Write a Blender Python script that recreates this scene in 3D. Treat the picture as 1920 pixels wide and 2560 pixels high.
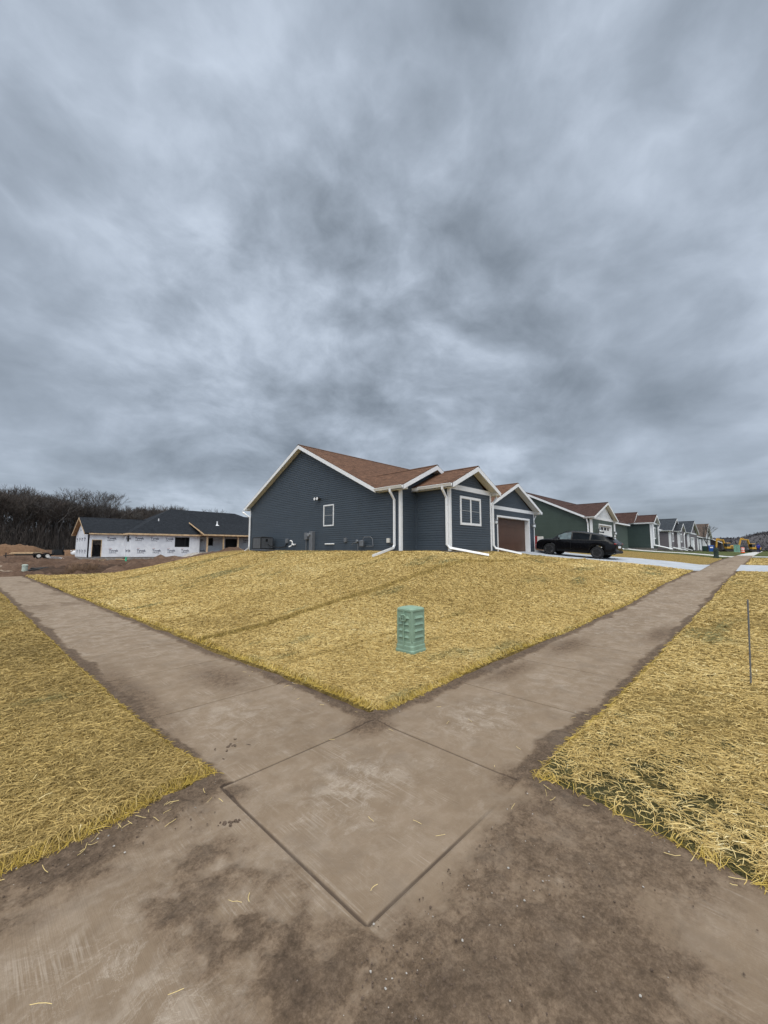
import bpy, math, random
import numpy as np
from mathutils import Vector, Matrix, noise as mnoise
R=math.radians
random.seed(7); np.random.seed(7)
SC=bpy.context.scene; COL=SC.collection
for o in list(bpy.data.objects): bpy.data.objects.remove(o)
# ------------------------------------------------------------ camera
EYE=1.65; YAW=43.84; PITCH=5.424
cd=bpy.data.cameras.new('camera'); cam=bpy.data.objects.new('camera',cd); COL.objects.link(cam)
cd.sensor_fit='VERTICAL'; cd.sensor_height=36; cd.sensor_width=27; cd.lens=990/2560*36
cd.clip_start=.05; cd.clip_end=6000
cam.location=(0,0,EYE); cam.rotation_euler=(R(90+PITCH),0,R(YAW-90)); SC.camera=cam
# ------------------------------------------------------------ exposure, sky, sun
SC.view_settings.view_transform='Standard'; SC.view_settings.look='None'
SC.view_settings.exposure=.55; SC.view_settings.gamma=1; SC.view_settings.use_curve_mapping=False
SUN_EL,SUN_AZ=52,222            # azimuth measured from +X, counter-clockwise
W=bpy.data.worlds.new('World'); SC.world=W; W.use_nodes=True
nt=W.node_tree; N=nt.nodes; L=nt.links; N.clear()
def nd(t,**k):
    n=N.new(t)
    for a,b in k.items():
        if a in n.inputs: n.inputs[a].default_value=b
        else: setattr(n,a,b)
    return n
def mth(op,a,b=None,c=None,clamp=False):
    n=N.new('ShaderNodeMath'); n.operation=op; n.use_clamp=clamp
    for i,v in enumerate((a,b,c)):
        if v is None: continue
        if isinstance(v,(int,float)): n.inputs[i].default_value=v
        else: L.new(v,n.inputs[i])
    return n.outputs[0]
def build_sky():
    tc=nd('ShaderNodeTexCoord'); nn=nd('ShaderNodeVectorMath',operation='NORMALIZE'); L.new(tc.outputs['Generated'],nn.inputs[0])
    sp=nd('ShaderNodeSeparateXYZ'); L.new(nn.outputs[0],sp.inputs[0])
    x,y,z=sp.outputs
    zc=mth('MAXIMUM',z,0.0)
    def layer(off,ang,sx,sy,loc):
        dn=mth('ADD',zc,off); cb=nd('ShaderNodeCombineXYZ'); L.new(mth('DIVIDE',x,dn),cb.inputs[0]); L.new(mth('DIVIDE',y,dn),cb.inputs[1])
        m=nd('ShaderNodeMapping'); m.inputs['Rotation'].default_value=(0,0,R(ang)); m.inputs['Scale'].default_value=(sx,sy,1)
        m.inputs['Location'].default_value=loc; L.new(cb.outputs[0],m.inputs[0]); return m.outputs[0]
    def nz(vec,s,det,ro,dist=0,out='Fac'):
        n=nd('ShaderNodeTexNoise',noise_dimensions='3D'); n.inputs['Scale'].default_value=s; n.inputs['Detail'].default_value=det
        n.inputs['Roughness'].default_value=ro; n.inputs['Distortion'].default_value=dist; L.new(vec,n.inputs['Vector']); return n.outputs[out]
    def warp(vec,s,amt,det=3):
        c=nz(vec,s,det,.5,0,'Color'); a=nd('ShaderNodeVectorMath',operation='SUBTRACT'); L.new(c,a.inputs[0]); a.inputs[1].default_value=(.5,.5,.5)
        b=nd('ShaderNodeVectorMath',operation='SCALE'); L.new(a.outputs[0],b.inputs[0]); b.inputs['Scale'].default_value=amt
        d=nd('ShaderNodeVectorMath',operation='ADD'); L.new(vec,d.inputs[0]); L.new(b.outputs[0],d.inputs[1]); return d.outputs[0]
    def billow(vec,s,det,ro):      # rounded lumps with dark creases between them
        n=nz(vec,s,det,ro); return mth('ABSOLUTE',mth('MULTIPLY',mth('SUBTRACT',n,.5),2))
    def dotdir(v):
        n=nd('ShaderNodeVectorMath',operation='DOT_PRODUCT'); L.new(nn.outputs[0],n.inputs[0]); n.inputs[1].default_value=Vector(v).normalized(); return n.outputs['Value']
    def az(azi,el): a_,e_=R(azi),R(el); return (math.cos(a_)*math.cos(e_),math.sin(a_)*math.cos(e_),math.sin(e_))
    def blob(azi,el,rad,amp):
        m=nd('ShaderNodeMapRange',interpolation_type='SMOOTHERSTEP'); L.new(dotdir(az(azi,el)),m.inputs[0])
        m.inputs[1].default_value=math.cos(R(rad)); m.inputs[2].default_value=1; m.inputs[3].default_value=0; m.inputs[4].default_value=amp
        return m.outputs[0]
    def sph(kz,loc,ang=0):
        cb=nd('ShaderNodeCombineXYZ'); L.new(x,cb.inputs[0]); L.new(y,cb.inputs[1]); L.new(mth('MULTIPLY',mth('POWER',zc,.8),kz),cb.inputs[2])
        m=nd('ShaderNodeMapping'); m.inputs['Location'].default_value=loc; m.inputs['Rotation'].default_value=(R(ang),R(ang*.6),0); L.new(cb.outputs[0],m.inputs[0]); return m.outputs[0]
    v0=warp(layer(.50,20,1,1.1,(3.1,1.7,0)),1.1,.35)
    v1=warp(sph(1.30,(7.3,2.2,3.1)),2.0,.34)
    v2=warp(sph(1.7,(1.3,5.1,6.4)),3.4,.16)
    big=mth('MULTIPLY',mth('SUBTRACT',nz(v0,1.5,4,.5),.5),.65)
    mid=mth('MULTIPLY',mth('SUBTRACT',nz(v1,2.5,9,.53),.5),1.05)
    bl=mth('MULTIPLY',mth('SUBTRACT',billow(v2,3.2,5,.48),.22),-.55)
    pf=mth('MULTIPLY',mth('SUBTRACT',nz(v2,5.6,9,.60),.5),mth('ADD',blob(50,20,40,.8),.42))
    # thin stacked layers of cloud low over the horizon
    lo=nd('ShaderNodeMapRange',interpolation_type='SMOOTHSTEP'); L.new(z,lo.inputs[0]); lo.inputs[1].default_value=.26; lo.inputs[2].default_value=.02; lo.inputs[3].default_value=0; lo.inputs[4].default_value=.75
    cs=nd('ShaderNodeCombineXYZ'); L.new(mth('MULTIPLY',x,1.6),cs.inputs[0]); L.new(mth('MULTIPLY',y,1.6),cs.inputs[1]); L.new(mth('MULTIPLY',z,15),cs.inputs[2])
    st=mth('MULTIPLY',mth('SUBTRACT',nz(warp(cs.outputs[0],1.5,.5),1.6,7,.58),.5),lo.outputs[0])
    s=mth('ADD',mth('ADD',mth('ADD',big,mid),mth('ADD',bl,pf)),st)
    for args in SKY_BLOBS: s=mth('ADD',s,blob(*args))
    s=mth('ADD',s,.5)
    cr=nd('ShaderNodeValToRGB'); L.new(s,cr.inputs[0]); e=cr.color_ramp; e.interpolation='B_SPLINE'
    pts=[(0,(.122,.146,.175)),(.25,(.183,.214,.254)),(.5,(.262,.303,.360)),(.72,(.358,.408,.480)),(1,(.48,.54,.625))]
    e.elements[0].position=pts[0][0]; e.elements[0].color=(*pts[0][1],1); e.elements[1].position=1; e.elements[1].color=(*pts[-1][1],1)
    for p,c in pts[1:-1]:
        q=e.elements.new(p); q.color=(*c,1)
    # unseen zenith brightened and warmed beyond CIE overcast, added to light the ground
    gr=nd('ShaderNodeMapRange',interpolation_type='SMOOTHSTEP'); L.new(z,gr.inputs[0])
    gr.inputs[1].default_value=.86; gr.inputs[2].default_value=1; gr.inputs[3].default_value=1; gr.inputs[4].default_value=9
    wm=nd('ShaderNodeMix',data_type='RGBA',blend_type='MULTIPLY'); wm.inputs[7].default_value=(1.16,1.0,.80,1)
    wf=nd('ShaderNodeMapRange'); L.new(z,wf.inputs[0]); wf.inputs[1].default_value=.86; wf.inputs[2].default_value=.95; L.new(wf.outputs[0],wm.inputs[0]); L.new(cr.outputs[0],wm.inputs[6])
    # unseen half of the sky behind the camera brightened as added fill light
    bk=nd('ShaderNodeMapRange',interpolation_type='SMOOTHSTEP'); L.new(dotdir((-math.cos(R(YAW)),-math.sin(R(YAW)),.15)),bk.inputs[0]); bk.inputs[1].default_value=.05; bk.inputs[2].default_value=.8; bk.inputs[3].default_value=1; bk.inputs[4].default_value=2.2
    vm=nd('ShaderNodeVectorMath',operation='SCALE'); L.new(wm.outputs[2],vm.inputs[0]); L.new(mth('MULTIPLY',gr.outputs[0],bk.outputs[0]),vm.inputs['Scale'])
    sky=nd('ShaderNodeTexSky',sky_type='NISHITA'); sky.sun_disc=False; sky.sun_elevation=R(SUN_EL); sky.sun_rotation=R(90-SUN_AZ)
    bg1=nd('ShaderNodeBackground',Strength=1.0); L.new(vm.outputs[0],bg1.inputs[0])
    bg2=nd('ShaderNodeBackground',Strength=.08); L.new(sky.outputs[0],bg2.inputs[0])
    mx=nd('ShaderNodeMixShader'); mx.inputs[0].default_value=.06; L.new(bg1.outputs[0],mx.inputs[1]); L.new(bg2.outputs[0],mx.inputs[2])
    out=nd('ShaderNodeOutputWorld'); L.new(mx.outputs[0],out.inputs[0])
# broad light and dark areas of the cloud cover: azimuth, elevation, radius, strength (degrees)
SKY_BLOBS=[(86,34,26,.10),(62,52,24,.04),(58,33,10,.04),(36,40,22,-.02),(88,15,22,-.15),(46,14,20,-.14),(10,14,20,-.14),(66,16,14,-.04),(20,2,12,.06),(74,-2,12,.08),(48,-2,12,.03),(8,-2,12,.05),(52,21,8,.10),(12,45,20,.04)]
build_sky()
W.cycles.sampling_method='MANUAL'; W.cycles.sample_map_resolution=512
sl=bpy.data.lights.new('sun','SUN'); so=bpy.data.objects.new('sun',sl); COL.objects.link(so)
sl.energy=1.25; sl.angle=R(40); sl.color=(1,.93,.82)
so.rotation_euler=(R(90-SUN_EL),0,R(SUN_AZ+90))
# ------------------------------------------------------------ material helpers
def srgb(r,g,b):
    f=lambda c:(c/255/12.92) if c/255<=.04045 else ((c/255+.055)/1.055)**2.4
    return (f(r),f(g),f(b))
MATS={}
class MT:
    def __init__(s,name):
        s.m=bpy.data.materials.new(name); s.m.use_nodes=True; s.t=s.m.node_tree; s.t.nodes.clear()
        s.out=s.n('ShaderNodeOutputMaterial'); s.b=s.n('ShaderNodeBsdfPrincipled'); s.l(s.b.outputs[0],s.out.inputs[0]); MATS[name]=s.m
        s.tc=s.n('ShaderNodeTexCoord')
    def n(s,t,**k):
        n=s.t.nodes.new(t)
        for a,b in k.items():
            if a in n.inputs: n.inputs[a].default_value=b
            else: setattr(n,a,b)
        return n
    def l(s,a,b): s.t.links.new(a,b)
    def noise(s,scale,det=6,ro=.6,vec=None,dist=0,sc=None,rot=None,w=None):
        n=s.n('ShaderNodeTexNoise',Scale=scale,Detail=det,Roughness=ro,Distortion=dist)
        v=vec or s.tc.outputs['Object']
        if sc is not None or rot is not None:
            m=s.n('ShaderNodeMapping')
            if sc is not None: m.inputs['Scale'].default_value=sc
            if rot is not None: m.inputs['Rotation'].default_value=rot
            if w is not None: m.inputs['Location'].default_value=(w,w*1.7,w*.3)
            s.l(v,m.inputs[0]); v=m.outputs[0]
        s.l(v,n.inputs['Vector']); return n.outputs['Fac']
    def ramp(s,fac,pts,interp='LINEAR'):
        r=s.n('ShaderNodeValToRGB'); s.l(fac,r.inputs[0]); e=r.color_ramp; e.interpolation=interp
        c=lambda q:(*q,1) if len(q)==3 else q
        e.elements[0].position=pts[0][0]; e.elements[0].color=c(pts[0][1]); e.elements[1].position=pts[-1][0]; e.elements[1].color=c(pts[-1][1])
        for p,q in pts[1:-1]: z=e.elements.new(p); z.color=c(q)
        return r.outputs[0]
    def mr(s,fac,a,b,c=0,d=1,smooth=True):
        m=s.n('ShaderNodeMapRange'); m.interpolation_type='SMOOTHSTEP' if smooth else 'LINEAR'; s.l(fac,m.inputs[0])
        for i,v in enumerate((a,b,c,d)): m.inputs[i+1].default_value=v
        return m.outputs[0]
    def mix(s,f,a,b,mode='MIX'):
        m=s.n('ShaderNodeMix',data_type='RGBA',blend_type=mode)
        for i,v in ((0,f),(6,a),(7,b)):
            if isinstance(v,(int,float)): m.inputs[i].default_value=v
            elif isinstance(v,tuple): m.inputs[i].default_value=(*v,1) if len(v)==3 else v
            else: s.l(v,m.inputs[i])
        return m.outputs[2]
    def math(s,op,a,b=0,clamp=False):
        m=s.n('ShaderNodeMath',operation=op,use_clamp=clamp)
        for i,v in enumerate((a,b)):
            if isinstance(v,(int,float)): m.inputs[i].default_value=v
            else: s.l(v,m.inputs[i])
        return m.outputs[0]
    def set(s,col=None,rough=None,metal=None,spec=None,bump=None,bd=.01,bs=1):
        I=s.b.inputs
        for k,v in (('Base Color',col),('Roughness',rough),('Metallic',metal),('Specular IOR Level',spec)):
            if v is None: continue
            if isinstance(v,tuple): I[k].default_value=(*v,1)
            elif isinstance(v,(int,float)): I[k].default_value=v
            else: s.l(v,I[k])
        if bump is not None:
            b=s.n('ShaderNodeBump',Strength=bs,Distance=bd); s.l(bump,b.inputs['Height']); s.l(b.outputs[0],I['Normal'])
        return s.m
def plain(name,col,rough=.6,metal=0,var=.12,scale=6,bd=0,spec=.4):
    m=MT(name); n=m.noise(scale,5,.6)
    c=m.mix(m.mr(n,.3,.7),tuple(x*(1-var) for x in col),tuple(min(1,x*(1+var)) for x in col))
    return m.set(c,rough,metal,spec,bump=(m.noise(scale*12,3,.6) if bd else None),bd=bd)
# ------------------------------------------------------------ mesh builder
class MB:
    def __init__(s): s.v=[];s.f=[];s.mi=[];s.uv=[]
    def face(s,pts,mi=0,uv=None):
        b=len(s.v); s.v+= [tuple(p) for p in pts]; s.f.append(tuple(range(b,b+len(pts)))); s.mi.append(mi); s.uv.append(uv or [(0,0)]*len(pts))
    def mesh(s,vs,fs,mi=0):
        b=len(s.v); s.v+=[tuple(p) for p in vs]
        for f in fs: s.f.append(tuple(b+i for i in f)); s.mi.append(mi); s.uv.append([(0,0)]*len(f))
    def box(s,a,b,mi=0):
        x0,y0,z0=[min(a[i],b[i]) for i in range(3)]; x1,y1,z1=[max(a[i],b[i]) for i in range(3)]
        v=[(x0,y0,z0),(x1,y0,z0),(x1,y1,z0),(x0,y1,z0),(x0,y0,z1),(x1,y0,z1),(x1,y1,z1),(x0,y1,z1)]
        s.mesh(v,[(0,3,2,1),(4,5,6,7),(0,1,5,4),(1,2,6,5),(2,3,7,6),(3,0,4,7)],mi)
    def hexa(s,bot,top,mi=0):
        n=len(bot); s.mesh(list(bot)+list(top),[tuple(reversed(range(n))),tuple(range(n,2*n))]+[(i,(i+1)%n,n+(i+1)%n,n+i) for i in range(n)],mi)
    def rbox(s,c,size,M=None,mi=0,bev=0):
        hx,hy,hz=[q/2 for q in size]; b=min(bev,hx*.9,hy*.9,hz*.9)
        if b<=0:
            v=[Vector((sx*hx,sy*hy,sz*hz)) for sz in(-1,1) for sx,sy in((-1,-1),(1,-1),(1,1),(-1,1))]
            fs=[(0,3,2,1),(4,5,6,7),(0,1,5,4),(1,2,6,5),(2,3,7,6),(3,0,4,7)]
        else:
            v=[];
            for sz,ins in((-1,b),(-1,0),(1,0),(1,b)):
                zz=sz*hz if ins else sz*(hz-b)
                for sx,sy in((-1,-1),(1,-1),(1,1),(-1,1)):
                    for (ax,ay) in (((0,b),(b,0)) if sx*sy>0 else ((b,0),(0,b))):
                        v.append(Vector((sx*(hx-max(ax,ins)),sy*(hy-max(ay,ins)),zz)))
            fs=[tuple(reversed(range(8))),tuple(range(24,32))]+[(r*8+i,r*8+(i+1)%8,(r+1)*8+(i+1)%8,(r+1)*8+i) for r in range(3) for i in range(8)]
        M=M or Matrix(); c=Vector(c); s.mesh([M@p+c if not isinstance(M,Matrix) or len(M)==3 else (M.to_3x3()@p)+c for p in v],fs,mi)
    def tube(s,path,r,n=8,mi=0,rot=0,cap=True,sq=None):
        P=[Vector(p) for p in path]; rr=r if isinstance(r,(list,tuple)) else [r]*len(P); rings=[]; up=None
        for i,p in enumerate(P):
            d=(P[min(i+1,len(P)-1)]-P[max(i-1,0)]).normalized()
            if up is None: up=Vector((0,0,1)) if abs(d.z)<.9 else Vector((0,1,0))
            a=d.cross(up)
            if a.length<1e-4: a=d.cross(Vector((1,0,0)))
            a.normalize(); b=a.cross(d).normalized(); up=b
            k=1
            if 0<i<len(P)-1:
                d1=(P[i]-P[i-1]).normalized(); d2=(P[i+1]-P[i]).normalized(); k=1/max(.5,math.sqrt(max(.0,(1+d1.dot(d2))/2)))
            if n==4 and sq:
                rings.append([p+a*(sx*sq[0]/2)*1+b*(sy*sq[1]/2)*k for sx,sy in((-1,-1),(1,-1),(1,1),(-1,1))])
            else: rings.append([p+(a*math.cos(2*math.pi*j/n+rot)+b*math.sin(2*math.pi*j/n+rot)*k)*rr[i] for j in range(n)])
        v=[q for g in rings for q in g]; fs=[]
        for i in range(len(P)-1):
            for j in range(n): fs.append((i*n+j,i*n+(j+1)%n,(i+1)*n+(j+1)%n,(i+1)*n+j))
        if cap: fs+=[tuple(reversed(range(n))),tuple((len(P)-1)*n+j for j in range(n))]
        s.mesh(v,fs,mi)
    def lathe(s,c,prof,n=20,mi=0,axis='z'):
        c=Vector(c); v=[]
        for r,z in prof:
            for j in range(n):
                t=2*math.pi*j/n; q=(r*math.cos(t),r*math.sin(t),z)
                if axis=='x': q=(z,q[0],q[1])
                if axis=='y': q=(q[0],z,q[1])
                v.append(c+Vector(q))
        k=len(prof); fs=[(i*n+j,i*n+(j+1)%n,(i+1)*n+(j+1)%n,(i+1)*n+j) for i in range(k-1) for j in range(n)]
        fs+=[tuple(reversed(range(n))),tuple((k-1)*n+j for j in range(n))]
        s.mesh(v,fs,mi)
    def build(s,name,mats,parent=None,smooth=False,recalc=False,loc=None,M=None):
        me=bpy.data.meshes.new(name)
        vs=s.v
        off=Vector(parent['_o']) if parent is not None and '_o' in parent else (Vector(loc) if loc is not None else Vector((0,0,0)))
        if M is not None: vs=[M@Vector(p) for p in vs]
        me.from_pydata([tuple(Vector(p)-off) for p in vs],[],s.f)
        if not isinstance(mats,(list,tuple)): mats=[mats]
        for m in mats: me.materials.append(m)
        me.polygons.foreach_set('material_index',s.mi)
        uvl=me.uv_layers.new(name='UVMap'); fl=[c for q in s.uv for p in q for c in p]; uvl.data.foreach_set('uv',fl)
        if smooth: me.polygons.foreach_set('use_smooth',[True]*len(s.f))
        if recalc:
            import bmesh; bm=bmesh.new(); bm.from_mesh(me); bmesh.ops.recalc_face_normals(bm,faces=bm.faces); bm.to_mesh(me); bm.free()
        me.update()
        o=bpy.data.objects.new(name,me); COL.objects.link(o)
        if parent is not None: o.parent=parent
        elif loc is not None: o.location=loc
        return o
def tag(o,label=None,cat=None,group=None,kind=None):
    if label: o['label']=label
    if cat: o['category']=cat
    if group: o['group']=group
    if kind: o['kind']=kind
    return o
def thing(name,loc,label,cat,group=None):
    o=bpy.data.objects.new(name,None); COL.objects.link(o); o.location=loc; o['_o']=tuple(loc); o.empty_display_size=.2
    return tag(o,label,cat,group)
def sub(o,parent):     # give a part the same origin helper so that sub-parts can be built under it
    return o
def copy_tree(o,loc=None,rz=0,sc=1,label=None,parent=None):
    c=o.copy(); COL.objects.link(c)
    if parent is not None: c.parent=parent
    else:
        c.location=loc; c.rotation_euler=(0,0,rz); c.scale=(sc,sc,sc)
        if label: c['label']=label
    for ch in list(o.children): copy_tree(ch,parent=c)
    return c
# ------------------------------------------------------------ terrain function
def ss(t): t=np.clip(t,0,1); return t*t*(3-2*t)
ZX=([-1e4,6,10,13,18,24,30,40,52,75,100,300,1e4],[0,0,.05,.13,.41,.59,.75,.88,.97,1.0,1.02,.8,.8])
PX=([-1e4,18,28,36,50,58,67,90,125,300,1e4],[1.55,1.52,1.6,1.78,1.84,1.84,1.66,1.55,1.32,1.0,1.0])
def H(x,y):
    x=np.asarray(x,float); y=np.asarray(y,float)
    b=np.interp(x,*ZX); pad=np.interp(x,*PX)-.0
    tx=(x-3.2-np.maximum(0,y-22)*.35)/8.5; sx=.45*ss(tx)+.55*np.clip(tx,0,1); sx=np.minimum(sx,ss(tx*1.6+.02)); sy=.5*ss((y-3.0)/7)+.5*ss((y-2.9)/6.2)
    lin=np.interp(y,[2.9,4,6,7.33,9,10.2,11.5,13],[0,.16,.37,.46,.6,.72,.93,1]); k=ss((x-17)/4); sy=sy*(1-k)+lin*k
    z=b+(pad-b)*sx*sy
    nb=.5*ss((y-36)/12)+1.15*ss((y-74)/40)
    t=ss((y-33)/10); z=z*(1-t)+nb*t
    z=z+6*ss((y-128-.35*np.clip(x,-50,200))/50)*ss((150-x)/90)
    return z
def h(x,y): return float(H(x,y))
def walkL(y): return -0.0165*max(0,y-4)          # sideways drift of the left pavement
def walkR(x): return -0.02*min(max(0,x-10),20)
def vwalkL(y): return -0.0165*np.maximum(0,y-4)
def vwalkR(x): return -0.02*np.clip(x-10,0,20)
_ns=np.random.RandomState(3)
_tab=_ns.rand(256,256)
def vnoise(x,y,s,seed=0):
    x=np.asarray(x,float)*s+seed*17.3; y=np.asarray(y,float)*s+seed*9.7
    xi=np.floor(x).astype(int); yi=np.floor(y).astype(int); fx=x-xi; fy=y-yi; fx=fx*fx*(3-2*fx); fy=fy*fy*(3-2*fy)
    g=lambda a,b:_tab[a%256,b%256]
    return (g(xi,yi)*(1-fx)+g(xi+1,yi)*fx)*(1-fy)+(g(xi,yi+1)*(1-fx)+g(xi+1,yi+1)*fx)*fy-.5
def fbm(x,y,s,o=4,seed=0,g=.5):
    a=1;t=0
    for i in range(o): t=t+a*vnoise(x,y,s*2**i,seed+i); a*=g
    return t
def gridmesh(name,xs,ys,Z,mat,mask=None,kind=None,attrs=None):
    X,Y=np.meshgrid(xs,ys,indexing='ij'); nx,ny=len(xs),len(ys)
    idx=np.arange(nx*ny).reshape(nx,ny)
    q=np.stack([idx[:-1,:-1],idx[1:,:-1],idx[1:,1:],idx[:-1,1:]],-1).reshape(-1,4)
    if mask is not None:
        mk=mask.ravel(); q=q[mk[q].any(1)]
    used=np.unique(q); rm=-np.ones(nx*ny,int); rm[used]=np.arange(len(used)); q=rm[q]
    co=np.stack([X.ravel(),Y.ravel(),Z.ravel()],-1)[used]
    o=rawmesh(name,co,q,mat)
    if attrs:
        for k,v in attrs.items():
            a=o.data.attributes.new(k,'FLOAT','POINT'); a.data.foreach_set('value',v.ravel()[used].astype(np.float32))
    if kind: o['kind']=kind
    return o
def rawmesh(name,co,q,mat,smooth=True):
    me=bpy.data.meshes.new(name); k=q.shape[1]
    me.vertices.add(len(co)); me.vertices.foreach_set('co',co.astype(np.float32).ravel())
    me.loops.add(q.size); me.loops.foreach_set('vertex_index',q.astype(np.int32).ravel())
    me.polygons.add(len(q)); me.polygons.foreach_set('loop_start',np.arange(0,q.size,k,dtype=np.int32))
    me.polygons.foreach_set('use_smooth',np.full(len(q),smooth)); me.materials.append(mat); me.update(calc_edges=True)
    o=bpy.data.objects.new(name,me); COL.objects.link(o); return o
def spaced(a,b,near,d0,g,cap=1e9):
    """coordinates from a to b with spacing d0+g*distance from near"""
    r=[a]
    while r[-1]<b: r.append(r[-1]+min(cap,d0+g*abs(r[-1]-near)))
    r[-1]=b; return np.array(r)
# ------------------------------------------------------------ ground materials
def m_dirt(name='dirt',c0=(.05,.035,.026),c1=(.115,.083,.062),c2=(.20,.155,.12),s=1,peb=.5):
    m=MT(name)
    big=m.noise(.9*s,5,.6); mid=m.noise(9*s,6,.65); fine=m.noise(70*s,5,.7)
    f=m.math('ADD',m.math('MULTIPLY',big,.4),m.math('ADD',m.math('MULTIPLY',mid,.35),m.math('MULTIPLY',fine,.25)))
    col=m.ramp(f,[(.33,c0),(.5,c1),(.68,c2)])
    v=m.n('ShaderNodeTexVoronoi',Scale=55*s,feature='F1'); m.l(m.tc.outputs['Object'],v.inputs['Vector'])
    sel=m.math('MULTIPLY',m.math('LESS_THAN',v.outputs['Distance'],.2),m.math('GREATER_THAN',m.noise(30*s,2,.5),.62))
    col=m.mix(m.math('MULTIPLY',sel,peb),col,(.33,.29,.25))
    hgt=m.math('ADD',m.math('MULTIPLY',mid,.6),m.math('MULTIPLY',fine,.5))
    return m.set(col,.95,0,.15,bump=hgt,bd=.02*1/s,bs=.7)
m_dirt('dirt'); m_dirt('litter',(.018,.015,.012),(.035,.028,.022),(.06,.048,.036),.2,0); m_dirt('mud_far',(.028,.017,.012),(.095,.058,.039),(.20,.135,.095),.35,0)
m_dirt('spoil',(.06,.035,.02),(.15,.088,.052),(.23,.15,.095),.3,0)
def m_concrete(name,base,dark,light,dusty=True):
    m=MT(name)
    big=m.noise(1.1,5,.6); mid=m.noise(6,7,.65); fine=m.noise(160,3,.6)
    f=m.math('ADD',m.math('MULTIPLY',big,.45),m.math('ADD',m.math('MULTIPLY',mid,.4),m.math('MULTIPLY',fine,.15)))
    col=m.ramp(f,[(.34,dark),(.5,base),(.66,light)])
    # broom lines
    br=m.noise(1,3,.7,sc=(110,1.2,1)); br2=m.noise(1,3,.7,sc=(1.2,150,1))
    hgt=m.math('ADD',br,m.math('MULTIPLY',fine,.4))
    if dusty:
        at=m.n('ShaderNodeAttribute',attribute_name='dirt').outputs['Fac']
        jt=m.n('ShaderNodeAttribute',attribute_name='joint').outputs['Fac']
        sc=m.n('ShaderNodeAttribute',attribute_name='scuff_sheen').outputs['Fac']
        # pale dry scuffs and scratches, plus painted grazing sheen on the far walk
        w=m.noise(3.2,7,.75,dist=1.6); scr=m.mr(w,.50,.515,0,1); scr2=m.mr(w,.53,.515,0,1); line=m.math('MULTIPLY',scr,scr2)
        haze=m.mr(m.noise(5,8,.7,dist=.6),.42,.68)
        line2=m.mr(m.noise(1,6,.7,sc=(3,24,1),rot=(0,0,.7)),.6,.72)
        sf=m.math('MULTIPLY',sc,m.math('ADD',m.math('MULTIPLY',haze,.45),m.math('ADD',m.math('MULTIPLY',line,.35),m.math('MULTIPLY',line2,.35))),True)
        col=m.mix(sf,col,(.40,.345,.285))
        n1=m.noise(5,12,.80); n2=m.noise(30,7,.78); n3=m.noise(1,8,.75,sc=(4,16,1),rot=(0,0,.5))
        th=m.math('ADD',m.math('MULTIPLY',n1,.5),m.math('ADD',m.math('MULTIPLY',n2,.2),m.math('MULTIPLY',n3,.3)))
        av=m.math('ADD',at,m.math('MULTIPLY',m.math('SUBTRACT',th,.5),1.7))
        k=m.mr(av,.15,.60,0,1,False); k2=m.mr(av,.60,1.15,0,.85,False)
        fine2=m.math('ADD',m.math('MULTIPLY',m.noise(14,9,.75),.5),m.math('MULTIPLY',m.noise(62,6,.8),.5))
        dcol=m.ramp(fine2,[(.40,(.070,.047,.030)),(.5,(.128,.089,.059)),(.60,(.195,.143,.100))])
        dk=m.ramp(fine2,[(.40,(.036,.024,.016)),(.5,(.082,.056,.038)),(.61,(.150,.106,.074))])
        dcol=m.mix(k2,dcol,dk)
        vv=m.n('ShaderNodeTexVoronoi',Scale=48,feature='F1'); m.l(m.tc.outputs['Object'],vv.inputs['Vector'])
        sel=m.math('MULTIPLY',m.math('LESS_THAN',vv.outputs['Distance'],.15),m.math('GREATER_THAN',m.noise(23,2,.5),.66))
        dcol=m.mix(m.math('MULTIPLY',m.math('MULTIPLY',sel,k2),.7),dcol,(.30,.27,.24))
        brl=m.mr(m.noise(1,3,.65,sc=(88,1.6,1)),.50,.62); brm=m.math('MULTIPLY',brl,m.mr(m.noise(2.6,6,.65,w=2),.48,.64))
        col=m.mix(m.math('MULTIPLY',brm,.32),col,(.40,.345,.285))
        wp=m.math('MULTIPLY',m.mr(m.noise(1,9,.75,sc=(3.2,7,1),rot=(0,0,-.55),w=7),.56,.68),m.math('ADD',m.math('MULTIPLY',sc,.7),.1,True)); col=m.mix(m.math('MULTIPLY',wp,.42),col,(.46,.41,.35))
        col=m.mix(m.math('MULTIPLY',k,.9),col,dcol)
        col=m.mix(m.math('MULTIPLY',jt,.8),col,(.05,.036,.028))
        # drying stains: soft mottle
        col=m.mix(m.math('MULTIPLY',m.mr(m.noise(2.3,6,.65,w=4),.52,.68),.35),col,(.15,.118,.09))
        bb=m.mix(k2,m.math('MULTIPLY',hgt,.22),m.math('ADD',m.noise(60,6,.75),m.math('MULTIPLY',m.noise(14,6,.65),1.2)))
        m.set(col,.9,0,.2,bump=bb,bd=.012,bs=.8)
    else: m.set(col,.85,0,.25,bump=hgt,bd=.004,bs=.5)
    return m.m
m_concrete('walk',(.190,.141,.097),(.150,.109,.073),(.240,.184,.133))
m_concrete('drive',(.36,.385,.42),(.28,.30,.33),(.45,.475,.51),False)
m_concrete('drive_far',(.46,.46,.45),(.38,.38,.37),(.52,.52,.51),False)
plain('asphalt',(.05,.05,.052),.9,var=.3,scale=20,bd=.01)
plain('kerb',(.36,.34,.31),.9,var=.15,scale=8,bd=.004)
def m_grass(name,c0,c1,c2):
    m=MT(name); f=m.math('ADD',m.math('MULTIPLY',m.noise(.5,5,.6),.5),m.math('MULTIPLY',m.noise(9,6,.7),.5))
    return m.set(m.ramp(f,[(.35,c0),(.5,c1),(.65,c2)]),.95,0,.1,bump=m.noise(20,5,.7),bd=.06)
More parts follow.
